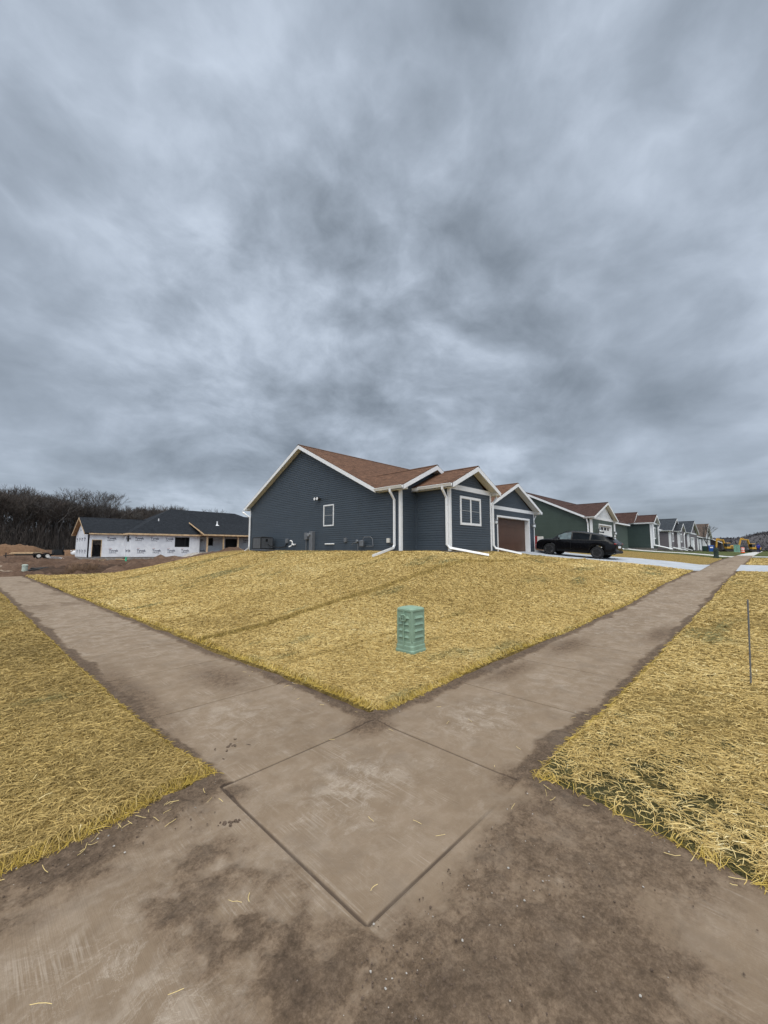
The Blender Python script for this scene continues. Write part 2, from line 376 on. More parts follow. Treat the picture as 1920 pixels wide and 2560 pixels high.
m_grass('lawn',(.045,.055,.02),(.07,.085,.03),(.12,.115,.05)); m_grass('field',(.10,.085,.045),(.15,.125,.07),(.2,.17,.1)); m_grass('field_green',(.05,.07,.035),(.075,.10,.05),(.12,.13,.07))
# ------------------------------------------------------------ ground sheet (reaches the horizon)
def make_ground():
    xs=np.unique(np.concatenate([-spaced(3,3000,0,.5,.09)[::-1],spaced(-3,1.2,0,.15,0),spaced(1.2,9,1.2,.05,.012),spaced(9,3000,5,.2,.035)]))
    ys=np.unique(np.concatenate([-spaced(3,3000,0,.5,.09)[::-1],spaced(-3,1.2,0,.15,0),spaced(1.2,9,1.2,.05,.012),spaced(9,60,5,.2,.018),spaced(60,3000,30,.4,.03)]))
    X,Y=np.meshgrid(xs,ys,indexing='ij'); Z=H(X,Y)-.035
    Z+=.03*fbm(X,Y,3,4,2)*ss((30-np.hypot(X,Y))/20)
    # rough graded dirt of the building lot behind the straw
    w=ss((Y-33.2-.6*fbm(X,Y,.4,2,9))/1.2)*ss((75-Y)/15)*ss((30-np.abs(X-5))/10)
    Z+=w*(.55*fbm(X,Y,.6,5,21,.66)+.22*fbm(X,Y,2.2,3,5))
    Z+=w*.50*ss((X-6)/4)*np.exp(-((Y-36)/2.2)**2)*(.7+.6*fbm(X,Y,.9,3,8))    # rubble berm beside the straw
    Z+=w*.75*np.exp(-(((X-6.6)/1.6)**2+((Y-38)/1.3)**2))*(1+.5*fbm(X,Y,1.3,3,31))
    return gridmesh('ground',xs,ys,Z,MATS['mud_far'],kind='structure')
ground=make_ground()
ground.data.materials.append(MATS['dirt']); ground.data.materials.append(MATS['field']); ground.data.materials.append(MATS['litter'])
def assign_ground():
    me=ground.data; n=len(me.polygons); c=np.empty(n*3,np.float32); me.polygons.foreach_get('center',c); c=c.reshape(-1,3)
    mi=np.where(np.hypot(c[:,0],c[:,1])<33,1,0); far=(np.hypot(c[:,0],c[:,1])>170)|((c[:,0]>60)&(c[:,1]<40)); mi[far]=2; mi[(c[:,1]>112+.3*c[:,0])&(c[:,0]<160)&(c[:,0]>-80)]=3
    me.polygons.foreach_set('material_index',mi.astype(np.int32))
assign_ground()
# ------------------------------------------------------------ pavement
JX=[1.325,2.835]+[2.835+1.53*i for i in range(1,40)]; JY=[1.375,2.85]+[2.85+1.6*i for i in range(1,40)]
def ell(X,Y,cx,cy,rx,ry,ang=0):
    a=R(ang); u=(X-cx)*math.cos(a)+(Y-cy)*math.sin(a); v=-(X-cx)*math.sin(a)+(Y-cy)*math.cos(a)
    return np.exp(-((u/rx)**2+(v/ry)**2))
def walk_fields(X,Y):
    dl=vwalkL(Y); dr=vwalkR(X)
    inL=(X>1.325+dl)&(X<2.835+dl); inR=(Y>1.38+dr)&(Y<2.85+dr)
    # distance inside the pavement from its nearest soil edge
    eL=np.where(Y>2.85,np.minimum(X-1.325-dl,2.835+dl-X),9); eR=np.where(X>2.835,np.minimum(Y-1.38-dr,2.85+dr-Y),9)
    e=np.minimum(eL,eR)
    n=fbm(X,Y,1.6,5,4,.6); n2=fbm(X,Y,7,4,14,.6)
    sp=.05+.13*np.clip(n+.25,0,1)+.05*n2
    d=ss((sp-e)/.13+.2)*1.15
    d=np.maximum(d,.95*ell(X,Y,2.72,2.80,.26,.20)); d=np.maximum(d,.9*ell(X,Y,1.325,2.72,.17,.12)); d=np.maximum(d,.85*ell(X,Y,2.85,1.38,.22,.18))
    # muddy bands along both edges of the long walks
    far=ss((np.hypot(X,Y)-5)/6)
    st=fbm(X,Y*.35,1.5,4,40,.6); st2=fbm(X*.35,Y,1.5,4,44,.6)
    d=np.maximum(d,far*np.where(eL<9,.48*np.clip(st*2.2-.1,0,1),.48*np.clip(st2*2.2-.1,0,1)))
    d=np.maximum(d,.75*ell(X,Y,3.45,2.62,.5,.22,-8)*0+.7*ell(X,Y,7.2,2.55,.9,.28,0)); d=np.maximum(d,.7*ell(X,Y,5.2,2.62,.7,.2)); d=np.maximum(d,.75*ell(X,Y,9.3,1.55,1.2,.25)); d=np.maximum(d,.65*ell(X,Y,2.35,5.2,.35,.8)); d=np.maximum(d,.7*ell(X,Y,1.4,5.4,.22,1.6))
    # corner pad: mud tracked over the ramps
    pad=((X<1.325)|(Y<1.38))&(X<2.9)&(Y<2.95)
    rr=ss((1.44-Y)/.26)*ss((X-.6)/.7)*(.60+.25*n+.26*fbm(X,Y,9,4,33,.7)); rr=rr*(1-.95*ell(X,Y,2.42,.1,.42,.22,-10))*(1-.75*ell(X,Y,1.72,1.325,.22,.09,35))*(1-.5*ell(X,Y,2.2,.25,.2,.2))
    ll=.95*ell(X,Y,.8,2.80,1.1,.14,0)+.66*ell(X,Y,.95,2.25,.26,.30,-30)+.7*ell(X,Y,.86,1.78,.16,.42,20)+.75*ell(X,Y,1.08,1.3,.35,.5)+.72*ell(X,Y,.30,2.62,.4,.22)+.4*ell(X,Y,1.14,1.95,.2,.3)
    ll=ll*(.75+.7*n+.9*n2)*(1-.6*ell(X,Y,.42,1.95,.22,.4))
    side=np.maximum(ll,.55*ss((X-1.0)/.3)*ss((1.5-Y)/.3)); side=np.maximum(side,.95*ell(X,Y,1.1,1.02,.28,.22))
    rr=np.maximum(rr,1.0*ell(X,Y,1.35,1.0,.22,.14)); rr=np.maximum(rr,.85*ell(X,Y,2.02,.46,.12,.30,25)); d=np.where(pad,np.maximum(np.where(X<1.325,side,0),np.where(Y<1.38,rr,0)),d)
    pad_edge=np.where(pad&(X<1.325),ss((Y-2.62-.25*n)/.25),0); d=np.maximum(d,pad_edge)
    pe2=np.where(pad&(Y<1.38),ss((X-2.62-.2*n)/.25)*1.05,0); d=np.maximum(d,pe2*(Y<1.5))
    d=d+.10*fbm(X,Y,22,3,88,.7)*(d>.15); d=np.clip(d,0,1.15)
    # joints
    j=np.zeros_like(X)
    for x in JX: j=np.maximum(j,((np.abs(X-x)<.008)&(inR|((Y<2.75)&(x==1.325)))&(Y>(1.38 if x>1.3 else 1.36))).astype(float))
    for y in JY: j=np.maximum(j,((np.abs(Y-y)<.008)&(inL|((y==1.375)&(X>1.325)&(X<2.75)))&(X>1.26)).astype(float))
    fade=np.where((np.abs(Y-1.38)<.02),np.clip((2.55-X)/.6,0,1),1); j=j*fade
    scf_sheen=ell(X,Y,2.0,2.2,.42,.32)+.9*ell(X,Y,3.6,2.15,.5,.35)+.6*ell(X,Y,1.9,4.0,.5,.6)+.8*ell(X,Y,.7,1.9,.5,.5)+.45*ell(X,Y,5.2,2.0,.6,.4)+.25+.55*far  # scuff patches; the far term paints in the paler look of grazing light
    return d,j,np.clip(scf_sheen,0,1),n,n2
def walk_mesh(name,xs,ys,maskf):
    X,Y=np.meshgrid(xs,ys,indexing='ij'); d,j,s,n,n2=walk_fields(X,Y)
    Z=H(X,Y)
    near=ss((9-np.hypot(X,Y))/5)
    Z+=ss((d-.3)/.5)*(.004+.014*near*np.clip(fbm(X,Y,14,5,60,.7)+.35,0,1))+near*ss((d-.5)/.4)*.004*fbm(X,Y,45,2,70)
    Z-=j*.010*(1-.4*ss(d))
    return gridmesh(name,xs,ys,Z,MATS['walk'],mask=maskf(X,Y),kind='structure',attrs={'dirt':d,'joint':j,'scuff_sheen':s})
def with_joints(a,js,lo,hi):
    ex=[]
    for q in js:
        if lo<q<hi: ex+= [q-.012,q-.007,q+.007,q+.012]
    a=np.array([v for v in a if all(abs(v-q)>.013 for q in js if lo<q<hi)])
    return np.unique(np.concatenate([a,np.array(ex)]))
x1=with_joints(np.concatenate([spaced(-2.3,0,0,.1,0)[:-1],spaced(0,3.0,0,.0135,0)]),JX,-2,3); y1=with_joints(np.concatenate([spaced(-2.3,0,0,.1,0)[:-1],spaced(0,3.0,0,.0135,0)]),JY,-2,3.0)
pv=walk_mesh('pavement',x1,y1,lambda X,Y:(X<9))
xr=with_joints(spaced(3.0,300,0,.004,.0042,.9),JX,3,60); yr=np.linspace(0,3.3,150)
def maskR(X,Y): return (Y>1.30+vwalkR(X))&(Y<2.95+vwalkR(X))
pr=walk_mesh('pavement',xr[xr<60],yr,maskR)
xr2=xr[xr>55]; X2,Y2=np.meshgrid(xr2,np.linspace(.98,2.45,8),indexing='ij')
yl=with_joints(spaced(3.0,130,0,.004,.0045,.9),JY,3,60); xl=np.linspace(-2.2,2.9,330)
def maskL(X,Y): return (X>1.20+vwalkL(Y))&(X<2.86+vwalkL(Y))
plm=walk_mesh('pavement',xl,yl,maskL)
bpy.data.objects['pavement'].name='sidewalk'; pr.name='sidewalk'; plm.name='sidewalk'; pv.name='sidewalk'
farw=gridmesh('sidewalk',spaced(60,300,0,1,.02),np.linspace(.98,2.45,4),H(*np.meshgrid(spaced(60,300,0,1,.02),np.linspace(.98,2.45,4),indexing='ij'))+.004,MATS['drive_far'],kind='structure')
# ------------------------------------------------------------ driveways, street, lawns
def sheet(name,x0,x1,y0,y1,dz,mat,nx=40,ny=40,skew=0,kind='structure'):
    xs=np.linspace(x0,x1,nx); ys=np.linspace(y0,y1,ny); X,Y=np.meshgrid(xs,ys,indexing='ij')
    o=gridmesh(name,xs,ys,H(X,Y)+dz,MATS[mat],kind=kind); return o
def drive1():
    u=np.linspace(0,1,40); v=np.linspace(2.4,11.58,60); U,V=np.meshgrid(u,v,indexing='ij'); a=23.2+.17*(11.5-V); X=a+(30.0+.3*(V<0)-a)*U
    idx=np.arange(U.size).reshape(U.shape); q=np.stack([idx[:-1,:-1],idx[1:,:-1],idx[1:,1:],idx[:-1,1:]],-1).reshape(-1,4)
    o=rawmesh('driveway',np.stack([X.ravel(),V.ravel(),(H(X,V)+.014).ravel()],-1),q,MATS['drive']); o['kind']='structure'
drive1(); sheet('driveway',21.3,23.6,11.2,11.6,.012,'drive',8,8); sheet('driveway',25.3,30.9,-2.2,1.10,.012,'drive')
sheet('driveway',48.6,53.2,2.3,13.5,.012,'drive_far'); sheet('driveway',48.6,53.2,-2.2,.98,.012,'drive_far')
def lawn(name,x0,x1,y0,y1,mat='lawn',amp=.03):
    xs=np.linspace(x0,x1,60); ys=np.linspace(y0,y1,40); X,Y=np.meshgrid(xs,ys,indexing='ij')
    o=gridmesh(name,xs,ys,H(X,Y)+.006+amp*(.5+fbm(X,Y,1.3,3,77)),MATS[mat]); tag(o,kind='stuff'); return o
for i,(a) in enumerate([(43.6,48.5,2.5,11),(53.3,240,2.5,10.5),(53.3,240,-2.1,.92),(45.5,48.5,-2.1,.92)]):
    tag(lawn('grass',*a),'short dull green lawn grass growing between the far driveways and houses','grass')
tag(lawn('field',240,1500,-500,500,'field_green',.5),kind='structure'); 
bpy.data.objects['field']['kind']='structure'
st=MB(); st.box((-9,-9,-.4),(-2.5,400,-.031)); st.box((-2.5,-9,-.4),(400,-2.5,-.031)); st.build('street',MATS['asphalt'])['kind']='structure'
kb=MB(); kb.box((-2.5,-2.3,-.3),(-2.3,400,.02)); kb.box((-2.5,-2.5,-.3),(5,-2.3,.02)); kb.build('kerb',MATS['kerb'])['kind']='structure'
# ------------------------------------------------------------ straw blankets
def m_strawbase(name,c0,c1,c2,green=.3):
    m=MT(name); ob=m.tc.outputs['Object']
    f1=m.noise(38,6,.75,dist=.8); f2=m.noise(9,6,.65); f3=m.noise(130,3,.7,dist=.5)
    f=m.math('ADD',m.math('MULTIPLY',f1,.45),m.math('ADD',m.math('MULTIPLY',f2,.3),m.math('MULTIPLY',f3,.25)))
    col=m.ramp(f,[(.36,c0),(.5,c1),(.62,c2)])
    return m.set(col,.95,0,.1,bump=f,bd=.05,bs=1)
m_strawbase('straw_mat',(.055,.04,.013),(.21,.148,.05),(.46,.34,.13))
m_strawbase('straw_mat_dark',(.03,.032,.02),(.075,.07,.03),(.19,.15,.05))
def m_straw():
    m=MT('straw'); a=m.n('ShaderNodeAttribute',attribute_name='tone').outputs['Fac']; g=m.n('ShaderNodeAttribute',attribute_name='green').outputs['Fac']
    col=m.ramp(a,[(0,(.10,.068,.018)),(.3,(.27,.19,.06)),(.6,(.53,.380,.135)),(.85,(.66,.53,.245)),(1,(.80,.70,.42))])
    col=m.mix(g,col,(.07,.11,.05))
    col=m.mix(m.n('ShaderNodeAttribute',attribute_name='edge').outputs['Fac'],col,(.40,.28,.035))
    m.set(col,.6,0,.3)
    return m.m
m_straw()
SEAMS=[(7.32,1.0),(21.25,.8),(28.3,.7),(5.0,.25),(9.7,.3),(12.1,.25),(14.5,.35),(16.9,.25),(19.2,.3),(24,.3)]
def seamh(X,Y):
    t=0
    for y,a in SEAMS:
        yy=y+.28*fbm(X*.5,X*0+y,1,3,int(y*3))+.05*fbm(X,X*0,2.5,2,3)
        t=t+a*(.08*np.exp(-((Y-yy-.05)/.07)**2)+.03*ss((yy-Y)/.03+.5)*ss((Y-yy+1.2)/1.2)-.02*np.exp(-((Y-yy+.06)/.05)**2))
    return t
def xdrive(Y): return 23.3+.17*(11.5-np.clip(Y,2,11.5))
def edgeB(X,Y):     # signed distance inside the corner lot's straw
    ex=X-(3.0+vwalkL(Y)*1.0+.05*fbm(X*0,Y,.5,4,1,.6)+.10*ss((Y-4)/2)*0)
    ey=Y-(2.95+vwalkR(X)*1+.06*fbm(X,Y*0,.5,4,6,.6)+.08*ss((X-3.3)/2)*ss((9-X)/3))
    e=np.minimum(ex,ey)
    r=.20; qx=np.minimum(ex-r,0); qy=np.minimum(ey-r,0); c=r-np.hypot(qx,qy); e=np.where((ex<r)&(ey<r),c,e)
    e=np.minimum(e,(xdrive(Y)+.06*fbm(X,Y,.8,3,12)-X)); e=np.minimum(e,32.6+.5*fbm(X,Y*0,.5,3,15)+1.2*ss((4-X)/2)*0+4.5*ss((3.6-X)/1.0)-Y)
    e=np.minimum(e,np.where((X>12.1)&(Y>10.6)&(Y<40),12.1-X,99)*1.0) if False else e
    return e
def edgeA(X,Y): # left strip
    ex=(1.21+vwalkL(Y)+.04*fbm(X*0,Y,.6,4,21,.6)+.15*np.exp(-np.maximum(Y-3,0)/.8))-X
    ey=Y-(3.03-.13*ss((1.3-X)/1.2)+.06*fbm(X,Y*0,1.6,3,23))
    return np.minimum(ex,ey)
def edgeC(X,Y): # right strip
    ey=(1.31+vwalkR(X)+.05*fbm(X,Y*0,.5,4,31,.6))-Y
    ex=X-(2.95-.14*ss((1.3-Y)/1.3)+.05*fbm(X*0,Y,1.8,3,33))
    e=np.minimum(ex,ey); e=np.minimum(e,np.where(X<28,25.1-X,np.where(X<46,np.minimum(X-31.0,45.3+.8*fbm(X,Y,.7,2,3)-X),-1)))
    return e
def edgeD(X,Y):
    e=Y-(2.62+.12*fbm(X,Y*0,.5,4,41)); e=np.minimum(e,X-30.05); e=np.minimum(e,43.3+1.2*fbm(X*0,Y,.4,2,43)-X+ss((Y-3)/2)*.1); e=np.minimum(e,10.4-Y); return e
def mat_sheet(name,xs,ys,ef,mat,thick=.035):
    X,Y=np.meshgrid(xs,ys,indexing='ij'); e=ef(X,Y)
    rough=.018*fbm(X,Y,6,4,50,.6)+.02*fbm(X,Y,1.3,3,52)
    Z=H(X,Y)+np.where(e>0,ss(e/.045)*(thick+rough*ss(e/.2))+seamh(X,Y)*ss(e/.1)*(1 if ef is edgeB else 0),-.05*ss(-e/.03))
    o=gridmesh(name,xs,ys,Z,MATS[mat],mask=e>-.04); tag(o,kind='stuff'); return o
mB=mat_sheet('straw_blanket',spaced(2.7,25.1,2.7,.018,.009),spaced(2.7,38,2.7,.018,.0085),edgeB,'straw_mat',.045)
tag(mB,'golden straw erosion blanket covering the sloping corner lot','straw')
mA=mat_sheet('straw_blanket',np.concatenate([spaced(-2.2,0,0,.08,0)[:-1],spaced(0,1.3,1.3,.02,0.0)]),spaced(2.9,60,2.9,.02,.009),edgeA,'straw_mat',.045)
tag(mA,'brownish straw blanket on the verge left of the left-hand sidewalk','straw')
mE=mat_sheet('straw_blanket',spaced(2.7,4.6,2.7,.02,.004),np.concatenate([spaced(-2.2,0,0,.08,0)[:-1],spaced(0,1.45,1.4,.02,0)]),edgeC,'straw_mat_dark',.03)
tag(mE,'near end of the right verge where thin straw shows dark green netting','straw')
mC=mat_sheet('straw_blanket',spaced(4.6,46,2.7,.02,.009),np.concatenate([spaced(-2.2,0,0,.08,0)[:-1],spaced(0,1.45,1.4,.02,0)]),edgeC,'straw_mat_dark' if 0 else 'straw_mat',.035)
tag(mC,'dense straw blanket on the verge right of the right-hand sidewalk','straw')
mD=mat_sheet('straw_blanket',spaced(28.6,44,3,.1,.002),spaced(2.4,10.5,2.4,.05,.008),edgeD,'straw_mat')
tag(mD,'far patch of straw between the black car and the green lawn','straw')
def strands(name,ef,xr,yr,dens,seed,thick,tone0,wmul=1,lmul=1,near=1.5,greenf=None,thin=.35,gap=0,ang=None):
    rs=np.random.RandomState(seed); out=[]
    # sample in polar coordinates round the corner so that density falls with distance
    tot=0
    n=dens
    r0,r1=1.2,46
    r=np.exp(rs.uniform(np.log(r0),np.log(r1),n)); th=rs.uniform(R(-8),R(98),n)
    x=r*np.cos(th); y=r*np.sin(th)
    k=(x>xr[0])&(x<xr[1])&(y>yr[0])&(y<yr[1]); x,y,r=x[k],y[k],r[k]
    e=ef(x,y); u=rs.rand(len(x)); k=(e>-.015)&~((x>12.2)&(y>10.7)&(x<30))&~((x>13.2)&(x<16.8)&(y>9.0)); x,y,r,e=x[k],y[k],r[k],e[k]
    if gap: 
        g=.4*fbm(x,y,1.6,3,90,.6)+.8*fbm(x,y,7,3,91); k=rs.rand(len(x))<np.clip(1-gap*ss((g+.18)/.35)*ss((4.3-r)/.9),.05,1); x,y,r,e=x[k],y[k],r[k],e[k]
    kk=rs.rand(len(x))>thin*ss((4.6-r)/1.6); x,y,r,e=x[kk],y[kk],r[kk],e[kk]; m=len(x)
    Ls=(.03+.085*rs.rand(m)**1.5)*lmul; Wd=(.0008+.0011*rs.rand(m))*wmul*(1+np.maximum(0,r-2.2)*.24)
    Ls=np.maximum(Ls,Wd*5)
    a=rs.uniform(0,2*np.pi,m) if ang is None else rs.normal(ang,.9,m)
    curve=rs.normal(0,.32,m); seg=4
    t=np.linspace(-.5,.5,seg+1)
    hd=a[:,None]+curve[:,None]*t[None]*1.6
    px=x[:,None]+Ls[:,None]*np.cumsum(np.concatenate([np.zeros((m,1)),np.cos(hd[:,1:])],1),1)/seg-Ls[:,None]*.5*np.cos(a)[:,None]
    py=y[:,None]+Ls[:,None]*np.cumsum(np.concatenate([np.zeros((m,1)),np.sin(hd[:,1:])],1),1)/seg-Ls[:,None]*.5*np.sin(a)[:,None]
    base=H(px,py)
    ee=ef(px,py); sm=seamh(px,py) if ef is edgeB else 0
    surf=base+np.where(ee>0,ss(ee/.05)*thick,0)+sm*(ee>0)
    lift=(.004+.018*rs.rand(m)**2); tilt=rs.normal(0,.05,m)/(1+r/8)
    arch=rs.rand(m)*.012
    pz=surf+lift[:,None]+tilt[:,None]*t[None]*Ls[:,None]*1.5+arch[:,None]*(1-4*t[None]**2)
    # ribbon direction across
    hx=-np.sin(hd); hy=np.cos(hd); ro=rs.normal(0,.7,m); cw=np.cos(ro)[:,None]; sw=np.sin(ro)[:,None]
    wx=hx*cw*Wd[:,None]; wy=hy*cw*Wd[:,None]; wz=sw*Wd[:,None]
    tp=np.array([.6,1,1,1,.5])[None]
    A=np.stack([px+wx*tp,py+wy*tp,pz+wz*tp],-1); B=np.stack([px-wx*tp,py-wy*tp,pz-wz*tp],-1)
    co=np.stack([A,B],2).reshape(-1,3)
    b=(np.arange(m)*(seg+1)*2)[:,None]; i=np.arange(seg)[None]*2
    q=np.stack([b+i,b+i+1,b+i+3,b+i+2],-1).reshape(-1,4)
    o=rawmesh(name,co,q,MATS['straw'],smooth=False)
    patch=fbm(x,y,.35,4,120)*.9+fbm(x,y,2.2,3,121)*.5
    tone=np.clip(tone0+.20*rs.randn(m)/(1+r/7)+.22*patch,0,1); tone=np.where(rs.rand(m)<.03,tone+.2,tone)
    eg=np.clip(ss((.07-e)/.07)*.75*(rs.rand(m)<.8),0,1)
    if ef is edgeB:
        for yy0,a_ in SEAMS:  # strands darkened along each seam, painting in the shadow that soft light leaves faint
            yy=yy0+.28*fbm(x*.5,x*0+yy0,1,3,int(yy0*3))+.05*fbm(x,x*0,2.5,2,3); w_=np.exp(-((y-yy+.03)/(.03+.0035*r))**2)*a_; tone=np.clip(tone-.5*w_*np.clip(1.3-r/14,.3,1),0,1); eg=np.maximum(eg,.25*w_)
    gr=np.zeros(m)
    if greenf: gr=np.clip((fbm(x*.6,y*1.6,.9,4,140)-greenf)*4,0,1)*(rs.rand(m)<.6)*.75
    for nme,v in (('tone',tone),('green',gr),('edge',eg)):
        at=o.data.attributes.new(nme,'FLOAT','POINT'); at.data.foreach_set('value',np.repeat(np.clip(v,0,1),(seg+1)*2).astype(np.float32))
    tag(o,kind='stuff'); return o
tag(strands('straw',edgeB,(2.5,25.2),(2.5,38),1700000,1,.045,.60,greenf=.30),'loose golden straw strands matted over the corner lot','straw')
tag(strands('straw',edgeA,(-2,1.5),(2.8,60),1100000,2,.045,.37,thin=.35,wmul=.85,greenf=.33,ang=.5),'loose brown and yellow straw strands over the left verge','straw')
tag(strands('straw',edgeC,(2.6,46),(-2,1.6),850000,3,.03,.60,thin=.4,lmul=1.15,gap=.78,greenf=.36),'loose pale straw strands over the right verge','straw')
def stray():
    rs=np.random.RandomState(12); b=MB()
    for i in range(70):
        z=rs.rand()
        if z<.35: x=rs.uniform(.1,1.3); y=2.93-abs(rs.normal(0,.13))
        elif z<.7: y=rs.uniform(.05,1.35); x=2.88-abs(rs.normal(0,.12))
        elif z<.85: x=rs.uniform(2.6,2.95); y=rs.uniform(3,6)
        else: x=rs.uniform(.3,4.5); y=rs.uniform(1.4,2.8)
        a=rs.uniform(0,6.28); l=rs.uniform(.02,.08); c=rs.normal(0,.2); w=.0009+.0008*rs.rand(); p=[]
        for k in range(4): p.append((x+l*k/3*math.cos(a+c*k/3),y+l*k/3*math.sin(a+c*k/3),.014+.006*rs.rand()))
        b.tube(p,w,4)
    o=b.build('straw',MATS['straw']); o['kind']='stuff'; tag(o,'few loose straws scattered over the muddy concrete corner','straw')
    at=o.data.attributes.new('tone','FLOAT','POINT'); at.data.foreach_set('value',np.full(len(o.data.vertices),.75,np.float32))
stray()
def clods():
    rs=np.random.RandomState(5); b=MB(); peb=MB()
    def rock(B,x,y,s,z):
        v=[];
        for i,(r,zz) in enumerate(((.6,-.5),(1,0),(.7,.55))):
            for j in range(5):
                t=2*math.pi*j/5+i*.5; k=s*r*(1+.35*rs.randn()*.6); v.append((x+k*math.cos(t),y+k*math.sin(t),z+zz*s*.8))
        B.mesh(v,[(4,3,2,1,0),(10,11,12,13,14)]+[(i*5+j,i*5+(j+1)%5,(i+1)*5+(j+1)%5,(i+1)*5+j) for i in range(2) for j in range(5)])
    for i in range(1500):
        z=rs.rand()
        if z<.35: x=rs.uniform(1.0,2.9); y=1.3-abs(rs.normal(0,.5))
        elif z<.5: x=rs.normal(1.25,.15); y=rs.normal(1.0,.15)
        elif z<.68: x=rs.uniform(0,1.35); y=2.95-abs(rs.normal(0,.17))
        elif z<.8: x=2.88-abs(rs.normal(0,.09)); y=rs.uniform(2.9,9)
        elif z<.88: y=2.9-abs(rs.normal(0,.08)); x=rs.uniform(2.9,9)
        elif z<.94: y=1.38+abs(rs.normal(0,.06)); x=rs.uniform(2.8,9)
        else: x=1.28+abs(rs.normal(0,.06)); y=rs.uniform(2.8,9)
        s=.002+.0045*rs.rand()**3
        rock(peb if rs.rand()<.12 else b,x,y,s,.010)
    for x,y,s in [(1.62,3.38,.014),(1.66,3.34,.011),(1.58,3.3,.008),(1.72,3.45,.007),(1.2,2.45,.016),(1.23,2.43,.010),(1.17,2.48,.008),(1.52,3.4,.006),(1.75,3.28,.006),(1.5,3.2,.005)]:
        for k in range(5): rock(b,x+rs.normal(0,s*1.2),y+rs.normal(0,s*1.2),s*rs.uniform(.5,1),.004)
    tag(b.build('soil_clods',MATS['dirt']),'dark crumbs of soil scattered on the concrete corner','soil',kind='stuff')
    tag(peb.build('pebbles',MATS['kerb']),'pale small stones scattered in the mud on the concrete corner','pebbles',kind='stuff')
clods()
# ------------------------------------------------------------ building materials
def m_siding(name,col,rough=.5):
    m=MT(name); n=m.noise(1.5,4,.6); n2=m.noise(1,2,.5,sc=(.3,.3,9.84))
    c=m.mix(m.mr(m.math('ADD',m.math('MULTIPLY',n,.5),m.math('MULTIPLY',n2,.5)),.35,.65),tuple(v*.92 for v in col),tuple(v*1.08 for v in col))
    return m.set(c,rough,0,.35)
m_siding('siding_blue',(.052,.068,.086)); m_siding('siding_green',(.060,.084,.068)); m_siding('siding_dark_green',(.030,.048,.043))
m_siding('siding_grey',(.155,.14,.15)); m_siding('siding_taupe',(.20,.19,.17)); m_siding('siding_slate',(.05,.075,.085)); m_siding('siding_brown',(.045,.034,.036)); m_siding('siding_white',(.70,.72,.74))
plain('sash_grey',(.30,.31,.31),.5); plain('trim_white',(.74,.75,.76),.45,var=.04); plain('soffit',(.60,.59,.55),.55,var=.04); plain('gutter_white',(.78,.79,.80),.35,var=.04,spec=.5)
plain('foundation',(.30,.275,.245),.9,var=.2,scale=5,bd=.004); plain('garage_brown',(.078,.037,.022),.45,var=.08,scale=2); plain('garage_white',(.68,.70,.72),.45,var=.04)
plain('lumber',(.56,.40,.24),.8,var=.25,scale=4); plain('lumber_dark',(.30,.17,.08),.85,var=.3,scale=4); plain('metal_grey',(.16,.17,.185),.45,.3,var=.1); plain('metal_dark',(.02,.022,.024),.5,.2,var=.2); plain('steel',(.42,.44,.46),.35,.8,var=.1)
plain('black',(.008,.008,.009),.6,var=.2); plain('pvc',(.8,.8,.8),.4,var=.04); plain('green_pipe',(.06,.42,.24),.5)
def m_shingle(name,c):
    m=MT(name); uv=m.tc.outputs['UV']
    b=m.n('ShaderNodeTexBrick',Scale=1.0); b.offset=.37; b.squash=1; m.l(uv,b.inputs['Vector'])
    b.inputs['Brick Width'].default_value=.31; b.inputs['Row Height'].default_value=.14; b.inputs['Mortar Size'].default_value=.006; b.inputs['Bias'].default_value=0
    b.inputs['Color1'].default_value=(*[v*.55 for v in c],1); b.inputs['Color2'].default_value=(*[min(1,v*1.6) for v in c],1); b.inputs['Mortar'].default_value=(*[v*.25 for v in c],1)
    n=m.noise(60,3,.6,vec=uv); n2=m.noise(2.4,6,.75,vec=uv,sc=(1,2.2,1))
    col=m.mix(.65,b.outputs['Color'],m.ramp(n2,[(.38,tuple(v*.55 for v in c)),(.5,c),(.62,tuple(min(1,v*1.5) for v in c))]),'MIX')
    col=m.mix(.5,col,m.ramp(n,[(.35,(.3,.3,.3)),(.65,(.8,.8,.8))]),'OVERLAY')
    return m.set(col,.9,0,.15,bump=m.math('SUBTRACT',n,m.math('MULTIPLY',b.outputs['Fac'],1.5)),bd=.01)
m_shingle('shingle_brown',(.112,.060,.038)); m_shingle('shingle_red',(.055,.031,.026)); m_shingle('shingle_black',(.016,.019,.024)); m_shingle('shingle_charcoal',(.034,.040,.048)); m_shingle('shingle_umber',(.085,.062,.05))
def m_glass(name,c=(.02,.025,.03),rough=.06):
    m=MT(name); n=m.noise(3,3,.5); m.set(m.mix(m.mr(n,.3,.7),tuple(v*.7 for v in c),tuple(v*1.4 for v in c)),rough,0,.6); return m.m
m_glass('pane',(.035,.045,.05)); m_glass('pane_dark',(.008,.009,.010)); m_glass('screen',(.075,.085,.085),.35)
